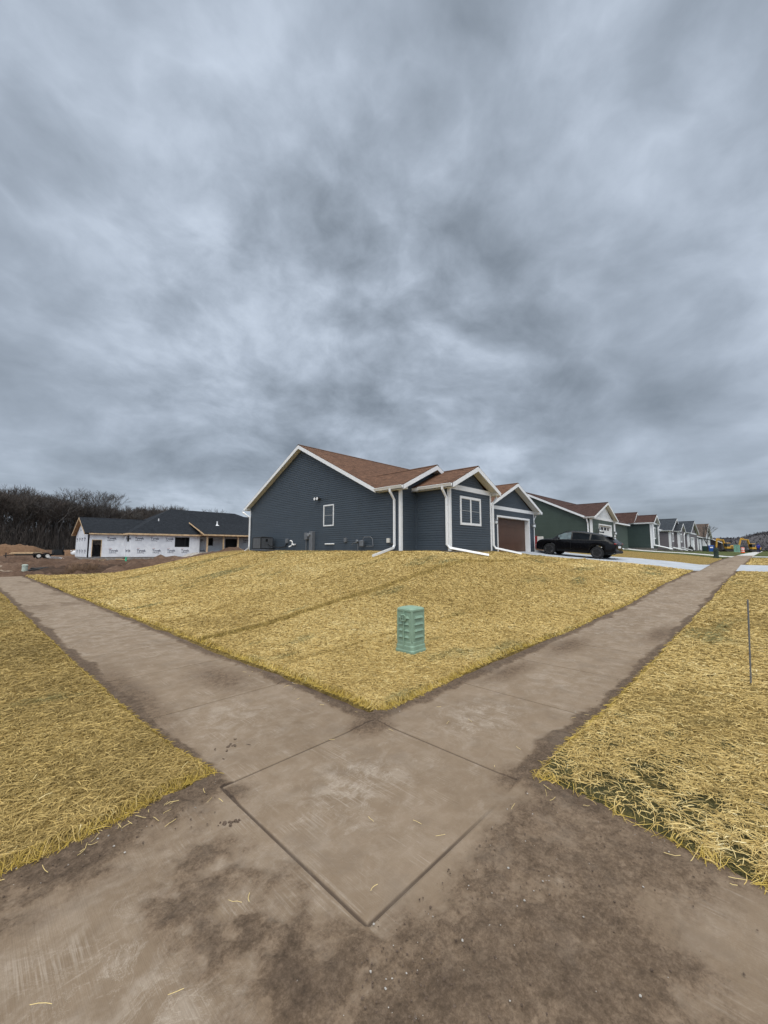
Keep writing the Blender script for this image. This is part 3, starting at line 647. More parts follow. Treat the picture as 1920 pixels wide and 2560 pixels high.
# ------------------------------------------------------------ house kit
CR=.1016
def span_poly(poly,z):
    xs=[]
    for (a,b),(c,d) in zip(poly,poly[1:]+poly[:1]):
        if (b-z)*(d-z)<0 or b==z:
            if b==d: xs+=[a,c]
            else:
                t=(z-b)/(d-b)
                if 0<=t<=1: xs.append(a+(c-a)*t)
    return (min(xs),max(xs)) if len(xs)>1 else None
def siding(mb,plane,axis,sgn,poly,holes=(),course=CR,back=True,lap=.018):
    """clapboards on the plane axis=plane ('x' or 'y'), outward normal sgn; poly in (u,z)"""
    P=lambda u,z,o:(plane+sgn*o,u,z) if axis=='x' else (u,plane+sgn*o,z)
    z0=min(p[1] for p in poly); z1=max(p[1] for p in poly)
    zs=set(); z=z0
    while z<z1-1e-6: zs.add(round(z,5)); z+=course
    zs.add(z1)
    for hh in holes: zs.add(hh[2]); zs.add(hh[3])
    zs=sorted(zs)
    flip=(sgn<0)==(axis=='x')
    def q(a,b,c,d): mb.face([a,b,c,d] if not flip else [a,d,c,b])
    for za,zb in zip(zs,zs[1:]):
        if zb-za<1e-4: continue
        s0=span_poly(poly,za+1e-5); s1=span_poly(poly,zb-1e-5)
        if not s0 or not s1: continue
        k0=((za-z0)/course)%1; k0=0 if k0>.999 else k0; k1=k0+(zb-za)/course
        full=k0<.01 and k1>.99
        o0=.002+lap*(1-.3*k0); o1=.002+lap*(1-.3*min(1,k1))
        segs=[(s0[0],s0[1],s1[0],s1[1])]
        for hu0,hu1,hz0,hz1 in holes:
            if za>=hz0-1e-6 and zb<=hz1+1e-6:
                ns=[]
                for a,b,c,d in segs:
                    if hu0>a and hu0<b: ns.append((a,hu0,c,hu0))
                    if hu1>a and hu1<b: ns.append((hu1,b,hu1,d))
                segs=ns
        for a,b,c,d in segs:
            if full:
                f=.80; zm=za+(zb-za)*f; e_=a+(c-a)*f; g_=b+(d-b)*f
                q(P(a,za,o0),P(b,za,o0),P(g_,zm,o1),P(e_,zm,o1)); q(P(e_,zm,o1),P(g_,zm,o1),P(g_,zm,-.004),P(e_,zm,-.004)); q(P(e_,zm,-.004),P(g_,zm,-.004),P(d,zb,-.004),P(c,zb,-.004))
                q(P(a,za,-.005),P(b,za,-.005),P(b,za,o0),P(a,za,o0))
            else: q(P(a,za,o0),P(b,za,o0),P(d,zb,o1),P(c,zb,o1))
class House:
    def __init__(s,name,loc,label,group=None,cat='house'):
        s.t=thing(name,loc,label,cat,group); s.roof=MB(); s.trim=MB(); s.wall=MB(); s.found=MB(); s.soffit=MB(); s.gable=MB(); s.extra=[]
    def part(s,name,mb,mat,**k): 
        return mb.build(name,mat if isinstance(mat,list) else MATS[mat],s.t,**k)
    def wing(s,ridge,p0,p1,q0,q1,base,E,slope,op=.3,oq=(.35,.35),th=.16,ends=(True,True),sides=(True,True),wallmb=None,rake=True,holes={},gutter=(True,True),body=True,gablemb=None,belt=None,q1roof=None,course=CR,apexp=None,fth=.18,q1e=None,walls=(True,True)):
        """gabled wing: p runs across the ridge, q along it. ridge 'x' or 'y'"""
        wm=wallmb or s.wall
        V=(lambda p,q,z:(q,p,z)) if ridge=='x' else (lambda p,q,z:(p,q,z))
        pc=(p0+p1)/2 if apexp is None else apexp; pe0,pe1=p0-op,p1+op; qe0,qe1=q0-oq[0],(q1+oq[1]) if q1roof is None else q1roof
        Te=E+fth      # top of roof at eave
        sl0=slope; sl1=slope*(pc-pe0)/(pe1-pc); ap=Te+slope*(pc-pe0)
        s.apex=ap
        def ztop(p): return Te+(sl0*(p-pe0) if p<=pc else sl1*(pe1-p))
        # shingles
        for a,b in ((pe0,pc),(pe1,pc)):
            ln=math.hypot(pc-a,ap-Te); za=Te; 
            qx=qe1 if q1e is None else q1e
            pts=[V(a,qe0,Te),V(a,qx,Te),V(pc,qe1,ap),V(pc,qe0,ap)]
            uv=[(qe0,0),(qx,0),(qe1,ln),(qe0,ln)]
            s.roof.face(pts,0,uv)
            lo=[V(a,qe0,Te-.03),V(a,qx,Te-.03),V(pc,qe1,ap-.03),V(pc,qe0,ap-.03)]
            s.roof.face(lo[::-1],0,uv); s.roof.face([pts[0],lo[0],lo[1],pts[1]],0,uv)
            s.roof.face([pts[0],pts[3],lo[3],lo[0]],0,uv); s.roof.face([pts[1],lo[1],lo[2],pts[2]],0,uv)
        # ridge cap
        for sg in (-1,1):
            w=.14; zz=ap+.012
            s.roof.face([V(pc,qe0-.01,zz+.01),V(pc,qe1,zz+.01),V(pc+sg*w,qe1,zz-w*sl0+.008),V(pc+sg*w,qe0-.01,zz-w*sl0+.008)],1,[(0,0),(qe1-qe0,0),(qe1-qe0,.14),(0,.14)])
        # rakes: fascia boards, sloped soffits, boxed returns
        for e,(qe,qw,en) in enumerate(((qe0,q0,ends[0]),(qe1,q1,ends[1]))):
            if not en or not rake: continue
            sg=-1 if e==0 else 1
            for (pa,za,pb,zb) in ((pe0,Te,pc,ap),(pe1,Te,pc,ap)):
                f=fth+.02
                A=[V(pa,qe,za-.028-0*f),V(pb,qe,zb-.028),V(pb,qe,zb-.028-f),V(pa,qe,za-.028-f+.02)]
                Bk=[V(pa,qe-sg*.025,za-.028),V(pb,qe-sg*.025,zb-.028),V(pb,qe-sg*.025,zb-.028-f),V(pa,qe-sg*.025,za-.028-f+.02)]
                A=[(x+(sg*.012 if ridge=='x' else 0),y+(sg*.012 if ridge=='y' else 0),z) for x,y,z in A]
                s.trim.hexa(A,Bk)
                # sloped soffit from wall to rake
                qa,qb=qw,qe-sg*.026; dz=.19
                pw=pa+(p0-pe0 if pa==pe0 else -(pe1-p1)); zw=ztop(pw)
                s.soffit.hexa([V(pw,qa,zw-dz),V(pw,qb,zw-dz),V(pb,qb,zb-dz),V(pb,qa,zb-dz)],[V(pw,qa,zw-.032),V(pw,qb,zw-.032),V(pb,qb,zb-.032),V(pb,qa,zb-.032)])
                # return box
                s.soffit.hexa([V(pa,qa,E+.002),V(pw,qa,E+.002),V(pw,qb,E+.002),V(pa,qb,E+.002)],[V(pa,qa,Te-.034),V(pw,qa,zw-.034),V(pw,qb,zw-.034),V(pa,qb,Te-.034)])
        # eave soffit + fascia + gutter
        for k,(pe,pw) in enumerate(((pe0,p0),(pe1,p1))):
            if not sides[k]: continue
            sg=-1 if k==0 else 1
            a=q0 if ends[0] else qe0; b=q1 if ends[1] else qe1
            qe1_=qe1; 
            if q1e is not None: b=min(b,q1e); qe1=q1e
            s.soffit.hexa([V(pe,a,E),V(pw,a,E),V(pw,b,E),V(pe,b,E)],[V(pe,a,E+.02),V(pw,a,E+.02),V(pw,b,E+.02),V(pe,b,E+.02)])
            s.trim.hexa([V(pe,qe0,E-.01),V(pe-sg*.02,qe0,E-.01),V(pe-sg*.02,qe1,E-.01),V(pe,qe1,E-.01)],[V(pe,qe0,Te-.033),V(pe-sg*.02,qe0,Te-.033),V(pe-sg*.02,qe1,Te-.033),V(pe,qe1,Te-.033)])
            if gutter[k]:
                g=MB(); zt=Te-.04; gd=.12; hh=.115
                pr=[(0,-hh),(sg*.07,-hh),(sg*.10,-hh*.45),(sg*.125,-.02),(sg*.125,0),(sg*.112,0),(sg*.112,-.02),(sg*.01,-.03),(0,0)]
                n=len(pr)
                ga,gb=(qe0+.01,qe1-.01) if gutter[k] is True else gutter[k]
                v=[V(pe+sg*.003+x,ga,zt+z) for x,z in pr]+[V(pe+sg*.003+x,gb,zt+z) for x,z in pr]
                g.mesh(v,[(i,(i+1)%n,n+(i+1)%n,n+i) for i in range(n)]+[tuple(range(n)),tuple(range(n,2*n))]); s.extra.append(('gutter',g,'gutter_white'))
            qe1=qe1_
        if not body: return
        # walls
        ax='x' if ridge=='x' else 'y'; ox='y' if ridge=='x' else 'x'
        for e,(q,en) in enumerate(((q0,ends[0]),(q1,ends[1]))):
            if not en: continue
            top=ap-.2
            poly=[(p0,base),(p1,base),(p1,ztop(p1)-.19),(pc,top),(p0,ztop(p0)-.19)]
            if belt and e==0:
                lo=[(p0,base),(p1,base),(p1,E-.0),(p0,E-.0)]; hi=[(p0,E+.2),(p1,E+.2),(pc,top)]
                k=.2/ (ztop(p0)-.19-E+.001)
                hi=[(pe0+( .39)/sl0,E+.2),(pe1-(.39)/sl1,E+.2),(pc,top)]
                siding(wm,q,ax,-1,lo,holes.get(e,()),course); siding(gablemb or wm,q,ax,-1,hi,(),course)
                s.trim.hexa([V(p0-.0,q,E-.005),V(p1,q,E-.005),V(p1,q-.03,E-.005),V(p0,q-.03,E-.005)],[V(p0,q,E+.2),V(p1,q,E+.2),V(p1,q-.03,E+.2),V(p0,q-.03,E+.2)])
            else: siding(wm,q,ax,-1 if e==0 else 1,poly,holes.get(e,()),course)
        for k,p in enumerate((p0,p1)):
            if sides[k] and walls[k]: siding(wm,p,ox,-1 if k==0 else 1,[(q0,base),(q1,base),(q1,E),(q0,E)],holes.get(2+k,()),course)
    def core(s,x0,x1,y0,y1,z0,z1):
        s.found.box((x0,y0,z0),(x1,y1,z1))
    def corner(s,x,y,z0,z1,sx,sy,w=.085):
        """L-shaped white corner board; sx,sy outward signs"""
        b=MB(); e=.032
        b.box((x+sx*e,y+sy*e,z0),(x-sx*w,y+sy*.001,z1)); b.box((x+sx*e,y+sy*.0005,z0),(x+sx*.001,y-sy*w,z1)); s.extra.append(('corner_board',b,'trim_white'))
    def window(s,axis,plane,sgn,u0,u1,z0,z1,fw=.09,mull=0,label=None,pane='pane',frame='trim_white',rail=True,proud=.035):
        P=lambda u,z,o:(plane+sgn*o,u,z) if axis=='x' else (u,plane+sgn*o,z)
        f=MB()
        for a,b,c,d in ((u0-fw,u0,z0-fw,z1+fw),(u1,u1+fw,z0-fw,z1+fw),(u0,u1,z1,z1+fw),(u0,u1,z0-fw,z0)): f.box(P(a,c,-.01),P(b,d,proud))
        us=[u0,u1]
        if mull: 
            mu=(u0+u1)/2; f.box(P(mu-.04,z0,0),P(mu+.04,z1,proud-.006)); us=[u0,mu-.04,mu+.04,u1]
        sash=.022
        fr=f.build('window',MATS[frame],s.t)
        if label: fr['label']=label
        sm=MB(); pn=MB()
        for a,b in (zip(us[::2],us[1::2])):
            for lo,hi,o in (((z0,(z0+z1)/2+.01,.016),((z0+z1)/2-.01,z1,.022)) if rail else ((z0,z1,.02),)):
                for x0,x1,y0,y1 in ((a,a+sash,lo,hi),(b-sash,b,lo,hi),(a+sash,b-sash,lo,lo+sash),(a+sash,b-sash,hi-sash,hi)): sm.box(P(x0,y0,.001),P(x1,y1,o))
                pn.box(P(a+sash-.002,lo+sash-.002,.002),P(b-sash+.002,hi-sash+.002,o-.010))
        sm_=sm.build('sash',MATS['sash_grey' if frame=='trim_white' else frame],s.t); sm_.parent=fr
        p_=pn.build('glass',MATS[pane],s.t); p_.parent=fr
        return fr
    def downspout(s,path,w=(.085,.06),mat='gutter_white'):
        b=MB(); b.tube(path,.05,4,sq=w); s.extra.append(('downspout',b,mat))
    def finish(s,wall,roof,trim='trim_white',soffit='soffit',ridgecap=None,gable=None,found='foundation'):
        if s.wall.f: s.part('wall',s.wall,wall)
        if s.gable.f: s.part('gable_siding',s.gable,gable or 'siding_white')
        if s.roof.f: s.part('roof',s.roof,[MATS[roof],MATS[ridgecap or roof]])
        if s.trim.f: s.part('roof_trim',s.trim,trim,recalc=True)
        if s.soffit.f: s.part('soffit',s.soffit,soffit,recalc=True)
        if s.found.f: s.part('foundation',s.found,found)
        for n,b,m in s.extra: s.part(n,b,m,recalc=(n in('gutter','downspout')))
def garage_door(H_,x0,x1,y,z0,z1,mat,recess=.25,windows=False,trimw=.11,face=None,rows=4):
    d=MB(); yy=y+recess; hh=(z1-z0)/rows
    for i in range(rows): d.box((x0,yy,z0+i*hh+.006),(x1,yy+.04,z0+(i+1)*hh-.004))
    d.box((x0,yy+.012,z0),(x1,yy+.05,z1))
    door=H_.part('garage_door',d,mat)
    t=MB(); p=.03
    t.box((x0-trimw,y-p,z0),(x0,yy+.005,z1)); t.box((x1,y-p,z0),(x1+trimw,yy+.005,z1)); t.box((x0-trimw,y-p,z1),(x1+trimw,yy+.005,z1+trimw))
    H_.part('door_casing',t,'trim_white')
    if windows:
        n=4; w=(x1-x0)/n
        for i in range(n):
            g=MB(); g.box((x0+w*i+w*.17,yy-.006,z1-hh*.8),(x0+w*(i+1)-w*.17,yy+.002,z1-hh*.25)); o=g.build('window',MATS['pane_dark'],H_.t); o.parent=door
    return door
def wall_lantern(H_,x,y,z,sc=1):
    b=MB(); b.box((x-.05*sc,y-.01,z-.09*sc),(x+.05*sc,y-.03,z+.09*sc)); b.tube([(x,y-.03,z+.05*sc),(x,y-.09*sc,z+.10*sc),(x,y-.14*sc,z+.07*sc)],.012*sc,6)
    b.lathe((x,y-.14*sc,z-.12*sc),[(.03*sc,0),(.075*sc,.02*sc),(.085*sc,.03*sc)],10); b.lathe((x,y-.14*sc,z+.05*sc),[(.10*sc,0),(.07*sc,.04*sc),(.02*sc,.07*sc)],10)
    o=H_.part('wall_lantern',b,'metal_grey'); g=MB(); g.lathe((x,y-.14*sc,z-.09*sc),[(.07*sc,0),(.078*sc,.06*sc),(.07*sc,.14*sc)],10); q=g.build('lantern_glass',MATS['lamp_glass'],H_.t,smooth=True); q.parent=o
plain('lamp_glass',(.62,.66,.68),.15,var=.1)
# ------------------------------------------------------------ the blue house on the corner lot
def blue_house():
    F=1.63; E=4.13
    B=House('blue_house',(12.3,10.85,1.5),'dark blue sided house with a brown shingle roof on the straw-covered corner lot')
    # main block, ridge along x
    B.wing('x',12.33,23.63,12.3,26.5,F,E,.508,op=.3,oq=(.3,.3),ends=(False,True),sides=(False,True),apexp=18.0,rake=False)
    # big side wall incl. the cross gable's flank
    def mz(p): return E+.18+(.508*(p-12.03)) if p<=18 else E+.18+.508*(18-12.03)*(23.93-p)/(23.93-18)
    poly=[(10.85,F),(23.63,F),(23.63,mz(23.63)-.19),(18.0,mz(18)-.2),(12.33,mz(12.33)-.19),(12.33,E),(10.85,E)]
    siding(B.wall,12.3,'x',-1,poly)
    # rake boards of the main gable (hand made: the lower right end dies into the cross gable's gutter)
    for pa,pb in ((23.93,18.0),(12.03,18.0)):
        za,zb=mz(pa),mz(pb); f=.2
        B.trim.hexa([(11.988,pa,za-.028),(11.988,pb,zb-.028),(11.988,pb,zb-.028-f),(11.988,pa,za-.028-f+.02)],[(12.015,pa,za-.028),(12.015,pb,zb-.028),(12.015,pb,zb-.028-f),(12.015,pa,za-.028-f+.02)])
        pw=23.63 if pa>18 else 12.33; zw=mz(pw); dz=.19
        B.soffit.hexa([(12.3,pw,zw-dz),(12.016,pw,zw-dz),(12.016,pb,zb-dz),(12.3,pb,zb-dz)],[(12.3,pw,zw-.032),(12.016,pw,zw-.032),(12.016,pb,zb-.032),(12.3,pb,zb-.032)])
    B.soffit.hexa([(12.3,23.93,E+.002),(12.3,23.63,E+.002),(12.016,23.63,E+.002),(12.016,23.93,E+.002)],[(12.3,23.93,E+.146),(12.3,23.63,mz(23.63)-.034),(12.016,23.63,mz(23.63)-.034),(12.016,23.93,E+.146)])
    # cross gable facing the street
    B.wing('y',12.3,16.6,10.85,17.0,F,E,.49,op=.3,oq=(.42,0),ends=(True,False),sides=(True,False),apexp=14.32,body=False,q1roof=14.34,q1e=12.06,gutter=((10.45,12.04),False))
    B.roof.v=B.roof.v; 
    zt=lambda p:E+.18+(.49*(p-12.0) if p<=14.32 else .49*(14.32-12)/(16.9-14.32)*(16.9-p))
    siding(B.wall,10.85,'y',-1,[(12.3,F),(16.6,F),(16.6,zt(16.6)-.19),(14.32,zt(14.32)-.2),(12.3,zt(12.3)-.19)])
    # front bedroom bump with its own gable
    B.wing('y',13.3,16.6,9.1,11.6,F,E,.475,op=.3,oq=(.38,0),ends=(True,False),belt=True,q1roof=11.7,gutter=((8.75,10.42),(8.75,10.8)))
    # garage wing
    EG=4.03
    B.wing('y',20.25,26.5,11.3,18,1.5,EG,.44,op=.42,oq=(.42,0),ends=(True,False),belt=True,holes={0:((21.42,25.68,1.5,3.57),)},apexp=23.4,gutter=(True,True))
    garage_door(B,21.42,25.68,11.3,1.5,3.57,'garage_brown',.27,rows=4)
    # cores / foundation
    B.core(12.34,26.4,12.36,23.58,.9,E); B.core(12.34,16.5,10.89,12.4,.9,E); B.core(13.34,16.56,9.14,11,.9,E)
    B.found.box((20.3,11.36,.9),(21.30,12.4,4.0)); B.found.box((25.8,11.36,.9),(26.45,12.4,4.0)); B.found.box((20.3,11.6,3.7),(26.4,12.4,4.0))
    for c in [(12.3,23.63,1,1)]: pass
    B.corner(12.3,10.85,F-.03,E,-1,-1); B.corner(12.3,23.63,F-.03,E,-1,1,.06); B.corner(13.3,9.1,F-.03,E,-1,-1); B.corner(16.6,9.1,F-.03,E,1,-1,.075); B.corner(26.5,11.3,1.48,EG,1,-1,.06)
    ic=MB(); ic.box((13.24,10.79,F),(13.32,10.87,E)); B.extra.append(('corner_board',ic,'siding_blue'))
    B.window('x',12.3,-1,15.27,15.98,2.87,3.83,.055,rail=True,label='small single-hung window in the long blue side wall',pane='screen')
    B.window('y',9.1,-1,14.13,15.60,2.78,3.80,.10,mull=1,label='wide double window under the small front gable')
    # downspouts
    def ds(x,y,ex,ey,zt_,gx,gy,x2,y2,z2,zb=1.72):
        B.downspout([(gx,gy,zt_),(gx,gy,zt_-.10),(x,y,zt_-.42),(x,y,zb+.12),(x+(x2-x)*.06,y+(y2-y)*.06,zb),(x2,y2,z2)])
    ds(12.2,11.12,0,0,4.16,11.93,11.12,10.2,10.36,h(10.2,10.36)+.10)
    ds(13.2,9.18,0,0,4.16,12.93,9.18,14.2,7.9,h(14.2,7.9)+.12)
    ds(16.70,9.03,0,0,4.16,17.05,9.03,17.75,8.2,h(17.75,8.2)+.10)
    ds(26.62,11.36,0,0,4.06,26.98,11.36,27.6,10.9,1.47,1.6); ds(12.2,23.55,0,0,4.12,11.95,24.0,12.2,24.2,1.5)
    wall_lantern(B,20.88,11.29,3.24,1.35); wall_lantern(B,26.08,11.29,3.24,1.35)
    pq=MB(); pq.box((20.82,11.262,2.86),(21.06,11.283,3.06)); pq.box((20.84,11.255,2.88),(21.04,11.2621,3.04),1); B.part('house_plaque',pq,[MATS['metal_grey'],MATS['metal_dark']])
    # services on the side wall
    b=MB(); b.box((12.285,16.3,4.2),(12.2,16.5,4.28)); 
    fl=B.part('flood_light',b,'metal_dark')
    for yy in (16.3,16.52):
        q=MB(); M=Matrix.Rotation(R(-20),4,'Y'); q.lathe((12.12,yy,4.24),[(.05,-.06),(.07,.0),(.085,.05)],12,axis='x'); o=q.build('flood_head',MATS['metal_dark'],B.t,recalc=True); o.parent=fl
        q=MB(); q.lathe((12.05,yy,4.235),[(.075,0),(.07,.012)],12,axis='x'); o=q.build('flood_lens',MATS['pvc'],B.t,recalc=True); o.parent=fl
    mt=MB(); mt.rbox((12.19,16.86,2.06),(.2,.26,1.06),bev=.01); mt.box((12.1,16.72,1.45),(12.25,16.82,2.5)); mo=B.part('meter_pedestal',mt,'metal_grey')
    md=MB(); md.lathe((12.0,16.95,2.42),[(.085,0),(.09,.06),(.09,.11)],14,axis='x'); o=md.build('meter_dial',MATS['steel'],B.t,recalc=True); o.parent=mo
    mb2=MB(); mb2.rbox((12.2,17.36,2.35),(.14,.24,.36),bev=.01); mb2.tube([(12.2,17.38,2.2),(12.2,17.38,1.5)],.025,8); B.part('meter_box',mb2,'metal_grey')
    gm=MB(); gm.tube([(12.15,13.3,1.45),(12.15,13.3,1.95),(12.12,13.24,2.02)],.022,8); gm.rbox((12.1,13.0,1.92),(.14,.22,.28),bev=.03); gm.lathe((12.02,13.28,2.03),[(.05,0),(.075,.03),(.075,.07),(.04,.1)],12,axis='x')
    gm.tube([(12.1,12.95,2.05),(12.1,12.85,2.2),(12.15,12.5,2.21),(12.2,12.42,2.12),(12.2,12.38,1.82),(12.18,12.42,1.8),(12.16,12.75,1.8)],.016,6); gm.tube([(12.12,13.3,1.95),(12.12,13.55,1.97),(12.12,13.7,1.86)],.016,6)
    B.part('gas_meter',gm,'metal_grey',smooth=False)
    pv_=MB(); pv_.tube([(12.05,18.66,2.13),(12.05,18.6,2.14),(12.1,18.52,2.08),(12.1,18.52,1.95),(12.1,18.6,1.86),(12.02,18.72,1.80)],.03,8); pv_.tube([(12.29,18.5,1.93),(12.1,18.5,1.93),(12.06,18.3,1.9)],.03,8); B.part('vent_pipe',pv_,'pvc')
    v2=MB(); v2.tube([(12.22,15.8,1.925),(12.22,15.1,1.925)],.03,8); B.part('vent_pipe',v2,'pvc')
    for y_,z_,mm,w in ((14.27,2.1,'metal_grey',.16),(11.5,2.03,'soffit',.15),(19.28,2.13,'metal_grey',.2)):
        q=MB(); q.rbox((12.24,y_,z_),(.1,w,w*1.25),bev=.01); B.part('outlet_box',q,mm)
    sp=MB(); sp.lathe((12.1,11.22,1.88),[(.03,0),(.05,.02),(.05,.05)],10,axis='x'); sp.tube([(12.28,11.22,1.9),(12.1,11.22,1.88),(12.08,11.3,1.83)],.015,6); B.part('garden_tap',sp,'metal_dark')
    B.finish('siding_blue','shingle_brown')
    return B
blue=blue_house()
def ac_unit():
    t=thing('air_conditioner',(11.65,20.9,1.55),'dark boxy air conditioner on a low stand against the blue side wall','air conditioner')
    x0,x1,y0,y1,z0,z1=11.3,12.05,20.45,21.35,1.68,2.33
    b=MB(); b.rbox(((x0+x1)/2,(y0+y1)/2,z0+.02),(x1-x0,y1-y0,.05),bev=.01); b.rbox(((x0+x1)/2,(y0+y1)/2,z1),(x1-x0+.02,y1-y0+.02,.06),bev=.02)
    for x in (x0,x1):
        for y in (y0,y1): b.box((x-.02,y-.02,z0),(x+.02,y+.02,z1))
    b.build('cabinet',MATS['metal_dark'],t)
    f=MB()
    n=26
    for i in range(n):
        y=y0+(y1-y0)*(i+.5)/n; f.box((x0-.004,y-.008,z0+.05),(x0+.02,y+.008,z1-.03)); 
    for i in range(20):
        x=x0+(x1-x0)*(i+.5)/20; f.box((x-.008,y0-.004,z0+.05),(x+.008,y0+.02,z1-.03))
    f.build('grille',MATS['metal_grey'],t); c=MB(); c.box((x0+.03,y0+.03,z0+.03),(x1-.03,y1-.03,z1-.02)); c.build('coil',MATS['black'],t)
    g=MB(); g.lathe(((x0+x1)/2,(y0+y1)/2,z1+.02),[(.3,0),(.3,.02),(.26,.03)],20); g.build('fan_guard',MATS['metal_dark'],t)
    s=MB(); s.box((x0-.05,y0-.75,1.60),(x1,y1+.1,1.645)); s.tube([(x0,y0+.2,1.6),(x0+.1,y0+.45,1.42)],.03,6); s.tube([(x0,y1-.1,1.6),(x0+.1,y1-.35,1.42)],.03,6); s.box((x0+.1,y0-.7,1.4),(x0+.5,y0-.1,1.6)); s.build('stand',MATS['metal_grey'],t)
    p=MB(); p.tube([(12.28,19.35,2.0),(12.2,19.4,1.8),(12.0,19.7,1.75),(11.8,20.3,1.85),(11.75,20.44,1.95)],.025,8); p.box((11.6,20.42,2.1),(11.72,20.45,2.25)); p.build('refrigerant_line',MATS['black'],t)
ac_unit()
# ------------------------------------------------------------ houses down the street
def flank(B,x,y0,y1,base,E,pts,wall=None):
    """side wall facing -x whose top follows a gable given as (y,z) points"""
    siding(wall or B.wall,x,'x',-1,[(y0,base),(y1,base)]+pts)
def rakeX(B,x,pa,za,pb,zb,f=.2,ov=.3):
    B.trim.hexa([(x-ov,pa,za-.028),(x-ov,pb,zb-.028),(x-ov,pb,zb-.028-f),(x-ov,pa,za-.028-f+.02)],[(x-ov+.03,pa,za-.028),(x-ov+.03,pb,zb-.028),(x-ov+.03,pb,zb-.028-f),(x-ov+.03,pa,za-.028-f+.02)])
    dz=.18; B.soffit.hexa([(x,pa,za-dz),(x-ov+.03,pa,za-dz),(x-ov+.03,pb,zb-dz),(x,pb,zb-dz)],[(x,pa,za-.035),(x-ov+.03,pa,za-.035),(x-ov+.03,pb,zb-.035),(x,pb,zb-.035)])
def main_block(B,x0,x1,y0,y1,base,E,slope,yc=None,side=True,wall=None,yfront=None,ov=.3):
    yc=yc or (y0+y1)/2
    B.wing('x',y0,y1,x0,x1,base,E,slope,op=.3,oq=(ov,.3),ends=(False,False),sides=(False,True),apexp=yc,rake=False,gutter=(False,True),body=False)
    B.soffit.box((x0,y0-.3,E),(x1,y0,E+.02)); B.trim.box((x0+.3,y0-.32,E-.01),(x1,y0-.3,E+.14))
    Te=E+.18; ap=Te+slope*(yc-y0+.3); sr=(ap-Te)/(y1+.3-yc)
    rakeX(B,x0,y0-.3,Te,yc,ap,ov=ov); rakeX(B,x0,y1+.3,Te,yc,ap,ov=ov)
    yf=yfront if yfront is not None else y0
    pts=[(y1,Te+sr*.3-.19),(yc,ap-.2),(y0,Te+slope*.3-.19)]+([(y0,E),(yf,E)] if yf<y0 else [])
    flank(B,x0,yf,y1,base,E,pts,wall)
    B.core(x0+.05,x1-.05,y0+.05,y1-.05,base-1,E); siding(B.wall,y0,'y',-1,[(x0,base),(x1,base),(x1,E),(x0,E)])
C2=.1524
def green_house():
    F=1.80;E=4.28
    B=House('green_house',(36.3,10.5,1.75),'forest green house with dark red roof and white gable, behind the parked black car')
    main_block(B,36.3,51,11.1,22.0,F,E,.485,yc=16.35,yfront=10.5)
    B.wing('y',36.3,43.1,10.5,16,F,E,.36,walls=(False,True),op=.3,oq=(.35,0),ends=(True,False),sides=(True,True),belt=True,gablemb=B.gable,apexp=40.2,holes={0:((38.3,42.15,F,3.82),)},q1roof=14.6,q1e=11.0,gutter=((10.15,11.05),True))
    garage_door(B,38.3,42.15,10.5,F,3.82,'garage_white',.15,windows=True)
    B.core(36.35,38.1,10.6,12,.9,E); B.core(42.3,43.05,10.6,12,.9,E); B.core(36.35,43,11,12,.9,E)
    B.corner(36.3,10.5,F,E,-1,-1,.14); B.corner(43.1,10.5,F,E,1,-1,.1)
    B.downspout([(36.0,10.8,E),(36.15,10.75,E-.4),(36.15,10.75,F+.2),(35.2,10.3,F-.05)],(.1,.08)); B.downspout([(43.3,10.45,E),(43.2,10.45,E-.4),(43.2,10.45,F+.1),(44.2,10.0,F-.1)],(.1,.08))
    wall_lantern(B,37.8,10.49,3.3,1.5); wall_lantern(B,42.7,10.49,3.2,1.5)
    B.finish('siding_green','shingle_red')
green_house()
def green_house2():
    F=1.86;E=4.58
    B=House('green_house',(53.6,9.2,1.8),'dark green house with red roof and narrow front window, beyond the white-gabled house')
    B.wing('y',53.6,56.5,9.2,11.0,F,E,.52,q1roof=12,op=.3,oq=(.3,0),ends=(True,False),sides=(True,True),apexp=55.1,belt=True,course=C2)
    B.wing('y',53.6,56.9,11.0,18,F,E,.70,op=.3,oq=(.15,0),ends=(True,False),sides=(True,True),apexp=55.25,course=C2)
    B.wing('x',12,22,54.0,66,F,E,.32,op=.3,oq=(.2,.2),ends=(True,False),sides=(False,False),course=C2,gutter=(False,False))
    B.core(53.7,56.4,9.3,18,.9,E); B.corner(53.6,9.2,F-.05,E,-1,-1,.2); B.window('y',9.2,-1,54.15,55.3,3.0,4.1,.12,mull=1,rail=False,pane='pane_dark')
    B.downspout([(56.85,9.0,E),(56.55,9.1,E-.4),(56.55,9.1,F+.2),(57.6,8.6,F)],(.12,.1)); B.downspout([(53.35,9.05,E),(53.5,9.05,E-.4),(53.5,9.05,F+.3),(55.6,7.7,F-.15)],(.12,.1))
    B.finish('siding_dark_green','shingle_red')
green_house2()
